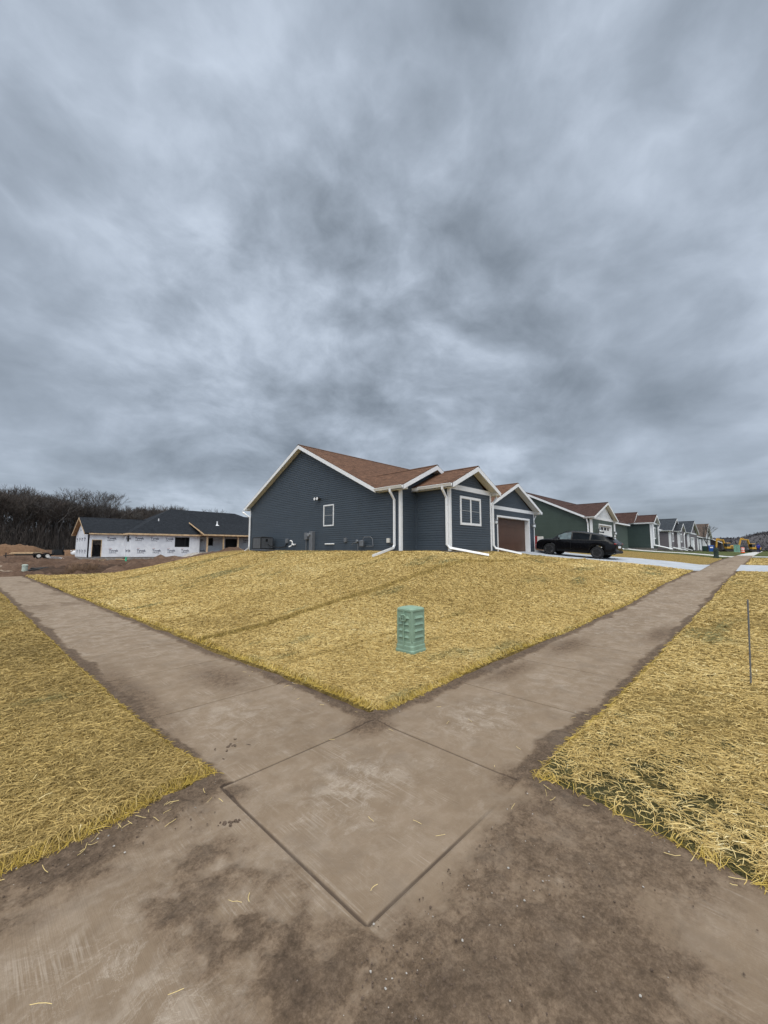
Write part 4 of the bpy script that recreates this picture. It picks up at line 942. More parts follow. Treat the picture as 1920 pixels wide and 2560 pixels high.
def grey_house():
    F=1.68;E=4.16
    B=House('grey_house',(67.0,9.4,1.6),'mauve grey house with charcoal roof, three stepped gables and a white garage door')
    main_block(B,67.0,90,10.4,20,F,E,.44,yfront=9.4)
    B.wing('y',67.0,74.5,9.4,15,F,E,.40,walls=(False,False),op=.3,oq=(.3,0),ends=(True,False),apexp=71.3,sides=(True,False),course=C2)
    B.wing('y',70.1,74.6,8.8,11,F,E,.42,op=.3,oq=(.25,0),ends=(True,False),apexp=72.6,course=C2,gablemb=B.gable)
    B.wing('y',77.2,87.0,8.5,15,F-.1,E,.39,op=.3,oq=(.35,0),ends=(True,False),apexp=82.0,belt=True,course=C2,holes={0:((79,83,F-.1,3.45),)},wallmb=B.extra and None)
    B.wall.box((77.25,8.53,F-.1),(86.9,8.60,E)) if 0 else None
    garage_door(B,79.0,83.0,8.5,F-.1,3.45,'garage_white',.12,trimw=.18)
    B.core(67.1,74.4,9.5,12,.9,E); B.core(70.2,74.5,8.9,12,.9,E); B.core(77.3,86.9,8.7,12,.9,E)
    for x,y,w in ((67.0,9.4,.22),(70.1,8.8,.25),(77.2,8.5,.25)): B.corner(x,y,F-.05,E,-1,-1,w)
    B.window('y',9.4,-1,68.2,69.3,2.9,3.85,.16,mull=1,rail=False,pane='pane_dark'); B.window('y',8.8,-1,70.95,72.2,2.85,3.8,.16,mull=1,rail=False,pane='pane_dark')
    B.downspout([(73.9,8.6,E),(73.7,8.7,E-.4),(73.7,8.7,F)],(.12,.1)); B.downspout([(67,9.2,F+.3),(69.5,7.9,F-.15)],(.12,.1)); B.downspout([(70.1,8.6,F+.3),(73.5,7.8,F-.15)],(.12,.1)); B.downspout([(64.8,8.9,1.9),(67.2,8.3,1.65)],(.12,.1))
    B.finish('siding_grey','shingle_charcoal',gable='siding_white')
grey_house()
def umber_house():
    F=1.55;E=3.95
    B=House('slate_house',(95.9,9.2,1.5),'low slate and taupe house with brown roof and white double garages, farther down the street')
    main_block(B,95.9,118,9.2,18,F,E,.42)
    B.wing('y',102.3,115.5,8.9,14,F,E,.40,op=.3,oq=(.4,0),ends=(True,False),apexp=109.6,belt=True,gablemb=B.gable,course=C2,holes={0:((103.7,108.2,F,3.4),(109,113.5,F,3.4))})
    for a,b in ((103.7,108.2),(109,113.5)): garage_door(B,a,b,8.9,F,3.4,'garage_white',.1,trimw=.25)
    garage_door(B,97.1,100,9.18,F,3.5,'garage_white',-.06,trimw=.15)
    B.core(102.4,103.5,9.2,12,.9,E); B.core(102.4,115,9.3,12,.9,E); B.corner(95.9,9.2,F,E,-1,-1,.3); B.corner(102.3,8.9,F,E,-1,-1,.4)
    B.finish('siding_slate','shingle_umber')
umber_house()
def brown_house():
    B=House('brown_house',(124,7.4,1.3),'dark brown low house at the far end of the row beside the diggers')
    main_block(B,124,140,7.6,17,1.35,3.1,.52,ov=.4)
    B.finish('siding_brown','shingle_umber')
brown_house()
# ------------------------------------------------------------ wrapped house under construction
def m_wrap():
    m=MT('house_wrap'); n=m.noise(1.3,6,.65); w=m.noise(1,6,.7,sc=(2.5,2.5,1))
    m.set(m.mix(m.mr(n,.35,.65),(.68,.70,.74),(.80,.82,.85)),.5,0,.3,bump=w,bd=.06,bs=.8)
m_wrap(); plain('wrap_ink',(.05,.06,.10),.6); plain('wrap_ink_red',(.45,.10,.08),.6)
_tx={}
def text_mesh(txt,size):
    k=(txt,size)
    if k in _tx: return _tx[k]
    cu=bpy.data.curves.new('lettering','FONT'); cu.body=txt; cu.size=size; cu.extrude=0; cu.resolution_u=3; cu.offset=.02*size
    ob=bpy.data.objects.new('lettering',cu); COL.objects.link(ob); dg=bpy.context.evaluated_depsgraph_get(); me=bpy.data.meshes.new_from_object(ob.evaluated_get(dg))
    v=[tuple(q.co) for q in me.vertices]; f=[tuple(p.vertices) for p in me.polygons]; bpy.data.objects.remove(ob); bpy.data.curves.remove(cu); bpy.data.meshes.remove(me)
    _tx[k]=(v,f); return _tx[k]
def put_text(mb,txt,size,axis,plane,u,z,sgn=-1,off=.012,mi=0):
    v,f=text_mesh(txt,size)
    if axis=='y': P=[(u+a,plane+sgn*off,z+b) for a,b,_ in v]
    else: P=[(plane+sgn*off,u-a,z+b) for a,b,_ in v]       # facing -x: text runs towards -y
    mb.mesh(P,f,mi)
def wrapped_house():
    SL=.84; E=3.30
    B=House('unfinished_house',(8.75,52.6,.5),'unfinished house wrapped in white printed building paper under a black shingle roof')
    W_=B.wall; ink=MB(); FR=MB()
    def wall_y(y,x0,x1,z0,z1,holes=()):
        us=[x0]+[q for hh in sorted(holes) for q in (hh[0],hh[1])]+[x1]
        for i in range(0,len(us),2): W_.box((us[i],y,z0),(us[i+1],y+.12,z1))
        for a,b,c,d in holes:
            if c>z0: W_.box((a,y,z0),(b,y+.12,c))
            if d<z1: W_.box((a,y,d),(b,y+.12,z1))
    wall_y(52.6,8.75,12.2,SL,E,[(9.15,10.0,SL+.02,2.68)])
    # gable wall facing the left street
    v=[(52.6,SL),(59.6,SL),(59.6,E),(56.1,5.15),(52.6,E)]
    W_.mesh([(8.75,y,z) for y,z in v]+[(8.87,y,z) for y,z in v],[(0,1,2,3,4),(9,8,7,6,5)]+[(i,5+i,5+(i+1)%5,(i+1)%5) for i in range(5)])
    W_.box((8.87,59.5,SL),(12,59.6,2.2))
    W_.box((12.2,50.4,SL),(12.32,52.6,E)); wall_y(50.4,12.32,19.6,SL,E,[(16.75,18.4,1.95,3.12)])
    W_.box((19.5,50.52,SL),(19.6,52,E)); wall_y(52.0,19.6,27.5,1.4,E,[(21.1,21.95,2.15,3.15),(23.55,25.2,1.4,3.1)]); W_.box((27.5,48.9,1.2),(27.6,52,E)); wall_y(48.9,27.6,36,1.2,E)
    rows=[(2.78,0),(1.42,.4)]
    for zz,sh in rows:
        u=9.0+sh-.4
        for pl_,a,b,hl in ((52.6,8.9,12.0,((9.1,10.05),)),(50.4,12.6,19.4,((16.7,18.45),)),(52.0,19.8,27.3,((21,22.05),(23.4,25.3))),(48.9,27.8,35.5,())):
            u=a+sh*.6
            while u+.75<b:
                if not any(u+.75>c and u<d for c,d in hl) or (zz<1.9 and pl_==50.4):
                    put_text(ink,'Tyvek',.36,'y',pl_,u,zz); put_text(ink,'HomeWrap',.14,'y',pl_,u+.04,zz-.17); ink.box((u,pl_-.012,zz-.22),(u+.72,pl_-.010,zz-.21)) if False else None
                    put_text(ink,'DuPont',.08,'y',pl_,u+.02,zz+.34,mi=1)
                u+=1.55
        u=59.2-sh
        while u-.75>52.8: put_text(ink,'Tyvek',.36,'x',8.75,u,zz); put_text(ink,'HomeWrap',.14,'x',8.75,u-.04,zz-.17); u-=1.5
        put_text(ink,'Tyvek',.36,'x',12.2,52.3,zz); put_text(ink,'Tyvek',.36,'x',12.2,51.2,zz)
    put_text(ink,'Tyvek',.3,'x',8.75,57.3,3.8)
    W_.mesh(ink.v,ink.f,1); W_.mi[-len(ink.f):]=[q+1 for q in ink.mi]
    # dark rooms behind openings
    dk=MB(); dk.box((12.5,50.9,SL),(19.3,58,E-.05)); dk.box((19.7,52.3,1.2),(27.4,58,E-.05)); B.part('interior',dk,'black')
    B.core(8.8,12.2,52.66,59.5,-.3,SL); B.core(12.26,19.5,50.46,58,-.3,SL); B.core(19.6,36,48.8,58,-.3,1.38)
    g=MB(); g.box((10.0,54.2,SL),(10.1,55.8,3.1)); 
    pass
    pass
    # porch posts and beam, fascia boards, gable framing
    for x in (19.85,21.85,23.75,25.8): p=MB(); p.box((x,48.85,1.3),(x+.16,49.0,3.28)); B.part('porch_post',p,'lumber')
    p=MB(); p.box((19.6,48.8,3.26),(27.6,49.02,3.44)); B.part('porch_beam',p,'lumber')
    for x in (9.10,9.95): FR.box((x,52.585,SL),(x+.06,52.70,2.70))
    FR.box((9.1,52.585,2.68),(10.01,52.7,2.74))
    B.part('door_framing',FR,'lumber')
    B.wing('x',52.6,59.6,8.75,16,SL,E,.49,op=.35,oq=(.4,0),ends=(True,False),sides=(True,True),body=False,q1roof=16,gutter=(False,False),fth=.16)
    # hipped main roof
    x0,x1,y0,y1=11.9,33.0,50.05,62.4; Te=E+.16; yc=56.2; ap=6.93; rx0,rx1=17.9,26.7
    R_=B.roof
    def f(p,uv): R_.face(p,0,uv)
    f([(x0,y0,Te),(rx1,y0,Te),(rx1,yc,ap),(rx0,yc,ap)],[(x0,0),(rx1,0),(rx1,7),(rx0,7)]); f([(x0,y1,Te),(x0,y0,Te),(rx0,yc,ap)],[(y1,0),(y0,0),(yc,7)]); f([(rx1,y1,Te),(x0,y1,Te),(rx0,yc,ap),(rx1,yc,ap)],[(x1,0),(x0,0),(rx0,7),(rx1,7)]); f([(rx1,y0,Te),(28.1,y0+1.9,Te+1.1),(28.3,yc,6.50),(rx1,yc,ap)],[(0,0),(1.5,1),(1.5,6),(0,7)]); 
    f([(rx1,49.4,Te),(36,49.4,Te),(36,yc,6.4),(rx1,yc,6.55)],[(rx1,0),(36,0),(36,7),(rx1,7)]); f([(36,y1,Te),(rx1,y1,Te),(rx1,yc,6.55),(36,yc,6.4)],[(0,0),(9,0),(9,7),(0,7)])
    B.trim.box((x0-.02,y0-.03,E-.02),(19.6,y0,Te+.0)); B.trim.box((x0-.03,y0,E-.02),(x0,52.3,Te)); B.soffit.box((x0,y0,E),(19.6,50.4,E+.02)); B.soffit.box((x0,y0,E),(12.2,52.5,E+.02))
    # porch shed roof
    px0=19.0
    f([(19.35,48.45,3.52),(36,48.45,3.50),(36,52.3,5.1),(18.95,52.3,5.12)],[(19,0),(36,0),(36,4.3),(19,4.3)]); f([(18.95,52.3,5.06),(36,52.3,5.04),(36,48.45,3.44),(19.35,48.45,3.46)],[(0,0)]*4)
    B.trim.hexa([(19.32,48.42,3.34),(18.92,52.3,4.94),(18.92,52.3,5.08),(19.32,48.42,3.49)],[(19.36,48.42,3.34),(18.96,52.3,4.94),(18.96,52.3,5.08),(19.36,48.42,3.49)]); B.trim.box((19.3,48.41,3.32),(36,48.45,3.49)); B.soffit.hexa([(19.36,48.45,3.3),(19.6,50.4,3.3),(19.6,50.4,4.3),(19.36,48.5,3.5)],[(19.9,48.45,3.3),(19.75,50.4,3.3),(19.75,50.4,4.3),(19.9,48.5,3.5)])
    vp=MB(); vp.lathe((15.66,53,4.9),[(.10,0),(.06,.1),(.06,.5),(.07,.5)],10); B.part('roof_vent',vp,'pvc'); vp=MB(); vp.lathe((22.2,51.6,4.75),[(.3,0),(.1,.12),(.08,.2),(.08,.55),(.13,.6)],10); B.part('roof_vent',vp,'pvc')
    wd=MB(); 
    for a,b in ((16.75,16.83),(18.32,18.4),(17.9,17.96)): wd.box((a,50.45,1.95),(b,50.5,3.12))
    wd.box((16.75,50.45,3.04),(18.4,50.5,3.12)); wd.box((16.75,50.45,1.95),(18.4,50.5,2.02)); B.part('window_frame',wd,'metal_dark'); 
    sw=MB(); sw.box((12.15,51.0,2.55),(12.21,51.6,3.2)); B.part('window_opening',sw,'black'); fl=MB(); fl.hexa([(12.05,51.9,3.2),(12.05,51.75,3.2),(11.85,51.9,2.15),(11.85,52.05,2.15)],[(12.09,51.9,3.2),(12.09,51.75,3.2),(11.89,51.9,2.15),(11.89,52.05,2.15)]); B.part('loose_wrap_flap',fl,'house_wrap')
    for n in (): pass
    B.finish([MATS['house_wrap'],MATS['wrap_ink'],MATS['wrap_ink_red']],'shingle_black',trim='lumber',soffit='lumber_dark')
wrapped_house()
# ------------------------------------------------------------ utility pedestals
plain('pedestal_green',(.205,.305,.225),.5,var=.10,scale=5,bd=.001); plain('pedestal_dark',(.012,.03,.022),.5,var=.2); plain('pedestal_pale',(.36,.42,.37),.6,var=.12); plain('transformer_green',(.17,.33,.25),.5,var=.1)
def rsq(hw,r,n=6,round_=None):
    """rounded square outline"""
    pts=[]
    for cx,cy,a0 in ((1,1,0),(-1,1,90),(-1,-1,180),(1,-1,270)):
        for i in range(n+1):
            a=R(a0+90*i/n); pts.append((cx*(hw-r)+r*math.cos(a),cy*(hw-r)+r*math.sin(a)))
    return pts
def pedestal(x,y,z,ht,mat,label,rot=0,sc=1,lean=0):
    t=thing('utility_pedestal',(x,y,z),label,'utility box')
    M=Matrix.Translation((x,y,z))@Matrix.Rotation(R(rot),4,'Z')@Matrix.Rotation(lean,4,'X')@Matrix.Diagonal((sc,sc,ht/.72,1))
    def ring(mb,prof,r=.055):
        rings=[[(px,py,zz) for px,py in rsq(w,min(r,w*.7))] for w,zz in prof]; n=len(rings[0]); v=[p for g in rings for p in g]
        mb.mesh(v,[(i*n+j,i*n+(j+1)%n,(i+1)*n+(j+1)%n,(i+1)*n+j) for i in range(len(rings)-1) for j in range(n)]+[tuple(reversed(range(n))),tuple((len(rings)-1)*n+j for j in range(n))])
    b=MB(); ring(b,[(.188,-.02),(.186,.075),(.182,.085),(.178,.09),(.176,.14),(.172,.15),(.168,.155),(.166,.20),(.160,.208),(.157,.665)],.06)
    # vertical corner ribs
    for sx,sy in ((-1,-1),(1,-1),(-1,1),(1,1)): b.tube([(sx*.142,sy*.142,.205),(sx*.139,sy*.139,.66)],.018,8)
    body=b.build('body',MATS[mat],t,M=M)
    l=MB(); ring(l,[(.158,.645),(.166,.65),(.170,.665),(.168,.685),(.155,.695),(.150,.6945),(.148,.700),(.10,.712),(.03,.716)],.062)
    l.build('lid',MATS[mat],t,M=M)
    # louvres: wedge hoods on the four faces (two visible)
    for face in range(4):
        F=Matrix.Rotation(R(90*face),4,'Z')
        for k,zz in enumerate((.265,.360,.455,.550)):
            q=MB()
            def wedge(x0,x1,y0=-.157,proj=.026,hh=.042):
                q.mesh([(x0,y0,zz),(x1,y0,zz),(x0+.006,y0-proj,zz+.004),(x1-.006,y0-proj,zz+.004),(x0+.03,y0+.002,zz+hh),(x1-.03,y0+.002,zz+hh),(x0,y0,zz-.003),(x1,y0,zz-.003)],[(2,3,5,4),(0,2,4),(1,5,3),(6,7,3,2),(0,6,2),(1,3,7)])
            if face==3: wedge(-.105,-.012); wedge(.012,.105)
            else: wedge(-.105,.105)
            q.build('louvre',MATS[mat],t,M=M@F)
    F=Matrix.Rotation(R(270),4,'Z')
    s=MB(); s.box((-.013,-.178,.09),(.013,-.15,.65)); s.build('strap',MATS[mat],t,M=M@F)
    hd=MB(); c=[(-.045,.515),(.045,.515),(.045,.60),(-.045,.60)]
    hd.tube([(-.035,-.19,.515),(.035,-.19,.515),(.046,-.19,.527),(.046,-.19,.588),(.035,-.19,.60),(-.035,-.19,.60),(-.046,-.19,.588),(-.046,-.19,.527),(-.035,-.19,.515)],.009,8); hd.box((-.012,-.19,.51),(.012,-.16,.61)); hd.build('hasp',MATS[mat],t,M=M@F)
    st_=MB(); st_.box((.05,-.20,-.06),(.085,-.185,.05)); st_.box((-.02,-.215,-.035),(.12,-.18,-.025)); st_.build('ground_stake',MATS['metal_grey'],t,M=M@Matrix.Rotation(0,4,'Z'))
    return t
pedestal(4.90,4.12,.03,.735,'pedestal_green','pale green louvred plastic utility pedestal in the straw near the sidewalk corner')
pedestal(44.2,3.1,h(44.2,3.1),.80,'pedestal_dark','dark green utility pedestal on bare soil beside the far right sidewalk',rot=8)
def bollard_ped():
    x,y=2.72,37.0; z=h(x,y)
    t=thing('utility_pedestal',(x,y,z),'pale grey-green round-topped utility post at the far end of the left sidewalk','utility box')
    b=MB(); b.lathe((x,y,z-.02),[(.19,0),(.185,.05),(.165,.08),(.155,.56)],18); b.build('body',MATS['pedestal_pale'],t,smooth=False)
    b=MB(); b.lathe((x,y,z+.53),[(.175,0),(.175,.05),(.15,.085),(.06,.10)],18); b.build('cap',MATS['pedestal_pale'],t)
bollard_ped()
def transformer():
    x,y=114,4.5; z=h(x,y); t=thing('transformer_box',(x,y,z),'tall light green electrical cabinet on the grass by the orange barrel','utility box')
    b=MB(); b.rbox((x,y,z+.75),(.9,1.0,1.5),bev=.04); b.build('cabinet',MATS['transformer_green'],t); b=MB(); b.rbox((x,y,z+1.53),(1.0,1.1,.08),bev=.03); b.build('lid',MATS['transformer_green'],t); b=MB(); b.box((x-.6,y-.65,z-.1),(x+.6,y+.65,z+.05)); b.build('pad',MATS['kerb'],t)
    b=MB(); b.box((x-.47,y-.02,z+.1),(x-.45,y+.0,z+1.4)); b.box((x-.48,y-.1,z+.7),(x-.45,y-.06,z+.85)); b.build('door_latch',MATS['metal_grey'],t)
transformer()
def rod():
    b=MB(); b.tube([(6.62,.24,-.1),(6.60,.215,.6),(6.585,.20,1.045)],.008,8)
    for i in range(30): b.tube([(6.62-.035*i/30,.24-.04*i/30,.02+i*.034),(6.62-.035*(i+.3)/30,.24-.04*(i+.3)/30,.03+i*.034)],.0095,6)
    tag(b.build('steel_rod',MATS['metal_grey'],loc=(0,0,0)),'thin grey ribbed steel rod standing upright in the right-hand straw verge','marker rod')
rod()
# ------------------------------------------------------------ cars
def interp_st(st,n):
    st=np.array(st); y=np.linspace(st[0,0],st[-1,0],n); y=np.unique(np.concatenate([y,st[:,0]])); return np.stack([y]+[np.interp(y,st[:,0],st[:,k]) for k in range(1,st.shape[1])],1)
def m_paint(name,c,rough=.12,cw=.7,sp=.6):
    m=MT(name); n=m.noise(2,4,.6); m.set(tuple(c),m.mr(n,.3,.7,rough*.8,rough*1.5),0,.6); m.b.inputs['Coat Weight'].default_value=cw; m.b.inputs['Coat Roughness'].default_value=.04; m.b.inputs['Specular IOR Level'].default_value=sp
m_paint('paint_black',(.003,.003,.004),.2,.05,.16); m_paint('paint_white',(.72,.73,.75)); plain('rubber',(.012,.012,.013),.85,var=.2); plain('rim',(.09,.09,.095),.35,.6,var=.2); plain('lamp_red',(.25,.01,.01),.2); plain('chrome',(.6,.6,.62),.15,.9); m_glass('car_glass',(.006,.008,.010),.06); MATS['car_glass'].node_tree.nodes['Principled BSDF'].inputs['Specular IOR Level'].default_value=.12; m_glass('car_glass_light',(.10,.13,.14),.05)
SUV=[(-2.38,.70,.50,.95,1.00,.60),(-2.33,.84,.42,1.0,1.06,.70),(-2.2,.91,.36,1.04,1.16,.72),(-2.05,.94,.33,1.10,1.25,.71),(-1.85,.955,.31,1.13,1.37,.68),(-1.7,.96,.30,1.14,1.44,.67),(-1.2,.965,.28,1.13,1.555,.67),(-.4,.965,.27,1.09,1.645,.68),(.2,.965,.27,1.06,1.65,.69),(.55,.965,.27,1.045,1.585,.68),(.85,.965,.27,1.03,1.44,.68),(1.1,.965,.27,1.02,1.27,.69),(1.33,.96,.27,1.01,1.085,.73),(1.5,.955,.27,1.0,1.055,.76),(1.9,.945,.27,.96,1.02,.75),(2.15,.91,.28,.90,.96,.70),(2.3,.84,.32,.80,.86,.64),(2.38,.74,.40,.66,.70,.55)]
SEDAN=[(-2.3,.62,.5,.85,.9,.5),(-2.2,.80,.4,.93,.98,.62),(-1.7,.88,.3,.95,1.06,.66),(-1.2,.9,.25,.95,1.3,.62),(-.7,.9,.24,.94,1.43,.60),(.1,.9,.24,.92,1.42,.60),(.6,.9,.24,.9,1.25,.61),(1.1,.9,.24,.88,.98,.66),(1.6,.88,.25,.82,.90,.68),(2.1,.8,.3,.7,.76,.6),(2.3,.66,.4,.55,.6,.5)]
def car(name,M,st,paint,label,wy=(-1.42,1.42),wr=.37,glass='car_glass'):
    t=thing(name,tuple(M.translation),label,'car')
    S=interp_st(st,90); b=MB(); n=None; rings=[]
    for y,w,zb,be,ro,rw in S:
        arch=0
        for c in wy:
            dd=(wr+.075)**2-(y-c)**2
            if dd>0: arch=max(arch,wr+math.sqrt(dd))
        zl=max(zb,arch) ; zm=max(.60,zl+.02); be_=max(be,zm+.05)
        half=[(0,zb+.02 if not arch else zl),(w*.86,zl),(w*.985,zl+.0),(w,max(zl+.01,zb+.14)),(w*1.003,zm),(w*.99,zm+(be_-zm)*.55),(w*.965,be_-.02),(w*.93,be_+.005),(rw+(w*.93-rw)*.10,ro-(ro-be_)*.10),(rw*.93,ro-.02-(0)),(rw*.6,ro+.012),(0,ro+.022)]
        full=[(x,y,z) for x,z in half]+[(-x,y,z) for x,z in half[-2:0:-1]]
        rings.append(full)
    n=len(rings[0]); v=[M@Vector(p) for g in rings for p in g]
    fs=[(i*n+j,(i+1)*n+j,(i+1)*n+(j+1)%n,i*n+(j+1)%n) for i in range(len(rings)-1) for j in range(n)]+[tuple(range(n)),tuple(reversed([(len(rings)-1)*n+j for j in range(n)]))]
    b.mesh(v,fs); b.build('body',MATS[paint],t,smooth=True,recalc=True)
    Y=S[:,0]
    def at(y): return [np.interp(y,Y,S[:,k]) for k in range(1,6)]
    def side(y,f,sx,o=.006):
        w,zb,be,ro,rw=at(y); x0=w*.93; x1=rw+(w*.93-rw)*.10; z0=be+.005; z1=ro-(ro-be)*.10
        return M@Vector((sx*(x0+(x1-x0)*f+o),y,z0+(z1-z0)*f))
    ya=[q for q in ((st[4][0]+.12 if st is SUV else -1.45),) ]
    wins=((-1.78,-1.02),(-.93,.06),(.14,.95)) if st is SUV else ((-1.1,-.1),(0,.75))
    for sx in (-1,1):
        for k,(a,c) in enumerate(wins):
            g=MB(); ys=np.linspace(a,c,12); pts=[]
            for y0,y1 in zip(ys,ys[1:]): g.face([side(y0,.06,sx),side(y1,.06,sx),side(y1,.94,sx),side(y0,.94,sx)])
            o=g.build('side_window',MATS[glass],t); 
            if k==len(wins)-1 and sx<0 and st is SUV: o.data.materials[0]=MATS['car_glass_light']
    def top(y,u,o=.008):
        w,zb,be,ro,rw=at(y); return M@Vector((u*rw*.92,y,ro+.018-.02*abs(u)**2+o))
    for nm,a,c in (('windscreen',.42,1.28),('rear_window',-2.16,-1.80)) if st is SUV else (('windscreen',.25,1.05),('rear_window',-1.6,-.9)):
        g=MB(); ys=np.linspace(a,c,7); us=np.linspace(-.9,.9,7)
        for y0,y1 in zip(ys,ys[1:]):
            for u0,u1 in zip(us,us[1:]): g.face([top(y0,u0),top(y0,u1),top(y1,u1),top(y1,u0)])
        g.build(nm,MATS['car_glass'],t,smooth=True)
    for sx in (-1,1):
        for c in wy:
            x=sx*.86; wob=MB(); wob.lathe((0,0,0),[(wr*.62,-.11),(wr*.93,-.115),(wr,-.08),(wr,.08),(wr*.93,.115),(wr*.62,.11)],28,axis='x')
            Mw=M@Matrix.Translation((x,c,wr)); w_=wob.build('wheel',MATS['rubber'],t,M=Mw,recalc=True)
            rm=MB(); rm.lathe((0,0,0),[(wr*.66,sx*.10),(wr*.70,sx*.112),(wr*.64,sx*.112),(wr*.62,sx*.06)],28,axis='x'); rm.lathe((0,0,0),[(.05,sx*.03),(.06,sx*.10),(.03,sx*.11)],12,axis='x')
            for k in range(5):
                a=2*math.pi*k/5
                for da in (-.12,.12): rm.tube([(sx*.085,.05*math.cos(a),.05*math.sin(a)),(sx*.10,wr*.66*math.cos(a+da),wr*.66*math.sin(a+da))],.018,4)
            o=rm.build('rim',MATS['rim'],t,M=Mw,recalc=True); o.parent=w_
    for sx in (-1,1):
        mr=MB(); mr.rbox((sx*1.02,.82,1.12),(.16,.10,.13),bev=.03); mr.box((sx*.93,.80,1.06),(sx*1.0,.86,1.09)); mr.build('mirror',MATS[paint],t,M=M)
        tl=MB(); w=at(-2.3)[0]; tl.rbox((sx*.72,-2.335,.98),(.30,.10,.07),bev=.02); tl.build('tail_light',MATS['lamp_red'],t,M=M)
        hl=MB(); hl.rbox((sx*.68,2.24,.80),(.26,.14,.09),bev=.02); hl.build('headlight',MATS['lamp_glass'],t,M=M)
        dh=MB(); 
        for yy in (-.75,.3): dh.rbox((sx*.968,yy,.93),(.02,.16,.025),bev=.004)
        dh.build('door_handle',MATS[paint],t,M=M)
        se=MB(); 
        for yy in (-.98,.10,1.05): se.box((sx*.955,yy-.004,.45),(sx*.972,yy+.004,1.02))
        se.build('door_seam',MATS['black'],t,M=M)
    if st is SUV:
        sp=MB(); sp.rbox((0,-1.95,1.40),(1.28,.28,.035),bev=.012); sp.build('roof_spoiler',MATS[paint],t,M=M@Matrix.Translation((0,0,-.01)))
        pl_=MB(); pl_.box((-.26,-2.40,.72),(.26,-2.375,.85)); pl_.build('licence_plate',MATS['pvc'],t,M=M)
        bp=MB(); bp.rbox((0,-2.36,.47),(1.5,.14,.16),bev=.04); bp.build('rear_bumper',MATS['rubber'],t,M=M)
        an=MB(); an.hexa([(-.02,-1.5,1.62),(.02,-1.5,1.62),(.02,-1.3,1.63),(-.02,-1.3,1.63)],[(-.01,-1.52,1.71),(.01,-1.52,1.71),(.01,-1.46,1.72),(-.01,-1.46,1.72)]); an.build('roof_fin',MATS[paint],t,M=M)
    ub=MB(); ub.box((-.80,-2.0,.28),(.80,2.0,.5)); ub.build('underbody',MATS['black'],t,M=M)
    return t
cx,cy=27.05,8.78; z0,z1=h(cx,cy-1.42)+.014,h(cx,cy+1.42)+.014
car('parked_car',Matrix.Translation((cx,cy,(z0+z1)/2))@Matrix.Rotation(math.atan((z1-z0)/2.84),4,'X')@Matrix.Diagonal((1,1,.965,1)),SUV,'paint_black','shiny black SUV with black wheels parked on the pale driveway')
car('parked_car',Matrix.Translation((10.9,60.8,.72))@Matrix.Rotation(R(70),4,'Z'),SEDAN,'paint_white','white car half seen through the doorway of the wrapped house',wr=.32)
# ------------------------------------------------------------ small things by the houses
plain('bin_blue',(.012,.07,.30),.5); plain('bin_green',(.01,.035,.025),.5); plain('red_plastic',(.22,.012,.012),.5); plain('orange',(.75,.10,.03),.5)
def bin_(x,y,mat,label,s=1.05,rz=200):
    z=h(x,y); t=thing('wheelie_bin',(x,y,z),label,'bin'); M=Matrix.Translation((x,y,z))@Matrix.Rotation(R(rz),4,'Z')@Matrix.Diagonal((s,s,s,1))
    b=MB(); b.hexa([(-.24,-.28,.06),(.24,-.28,.06),(.24,.28,.06),(-.24,.28,.06)],[(-.31,-.36,.95),(.31,-.36,.95),(.31,.36,.95),(-.31,.36,.95)]); b.box((-.33,-.38,.92),(.33,.38,.96)); b.build('body',MATS[mat],t,M=M,recalc=True)
    l=MB(); l.hexa([(-.34,-.38,.96),(.35,-.38,.96),(.35,.38,.96),(-.34,.38,.96)],[(-.30,-.34,1.06),(.25,-.34,1.02),(.25,.34,1.02),(-.30,.34,1.06)]); l.tube([(-.38,-.3,.98),(-.38,.3,.98)],.025,6); l.build('lid',MATS[mat],t,M=M,recalc=True)
    for sy in(-1,1): w=MB(); w.lathe((-.24,sy*.29,.12),[(.12,-.03),(.12,.03)],14,axis='y'); w.build('wheel',MATS['rubber'],t,M=M,recalc=True)
    if mat=='bin_blue': q=MB(); q.box((.285,-.2,.62),(.30,.2,.85)); q.build('sticker',MATS['pvc'],t,M=M)
bin_(96.2,8.3,'bin_green','dark green wheeled bin in front of the white garage doors',1.0); bin_(93.2,7.2,'bin_blue','blue wheeled recycling bin beside the dark green one',1.1)
def barrel():
    x,y=101.3,3.2; z=h(x,y); t=thing('traffic_barrel',(x,y,z),'orange and white striped traffic barrel where the sidewalk ends','traffic barrel')
    b=MB(); b.lathe((x,y,z),[(.33,0),(.33,.08),(.28,.1),(.27,.95),(.2,1.0),(.05,1.02)],18); b.build('drum',MATS['orange'],t)
    for k in (.25,.55,.8): s=MB(); s.lathe((x,y,z+k),[(.285,0),(.283,.12)],18); s.build('stripe',MATS['pvc'],t)
barrel()
def grill():
    x,y=74.5,8.1; z=h(x,y); t=thing('barbecue_grill',(x,y,z),'black barbecue grill in front of the grey house','grill')
    b=MB(); b.rbox((x,y,z+.35),(1.1,.6,.5),bev=.06); b.build('cart',MATS['black'],t); b=MB(); b.rbox((x,y,z+.68),(.7,.5,.2),bev=.08); b.build('hood',MATS['black'],t); b=MB(); b.tube([(x,y,z+.75),(x,y,z+1.0)],.08,8); b.build('knob',MATS['metal_dark'],t)
    for sx in(-1,1): b=MB(); b.lathe((x+sx*.4,y-.25,z+.08),[(.09,-.02),(.09,.02)],12,axis='y'); b.build('wheel',MATS['rubber'],t,recalc=True)
grill()
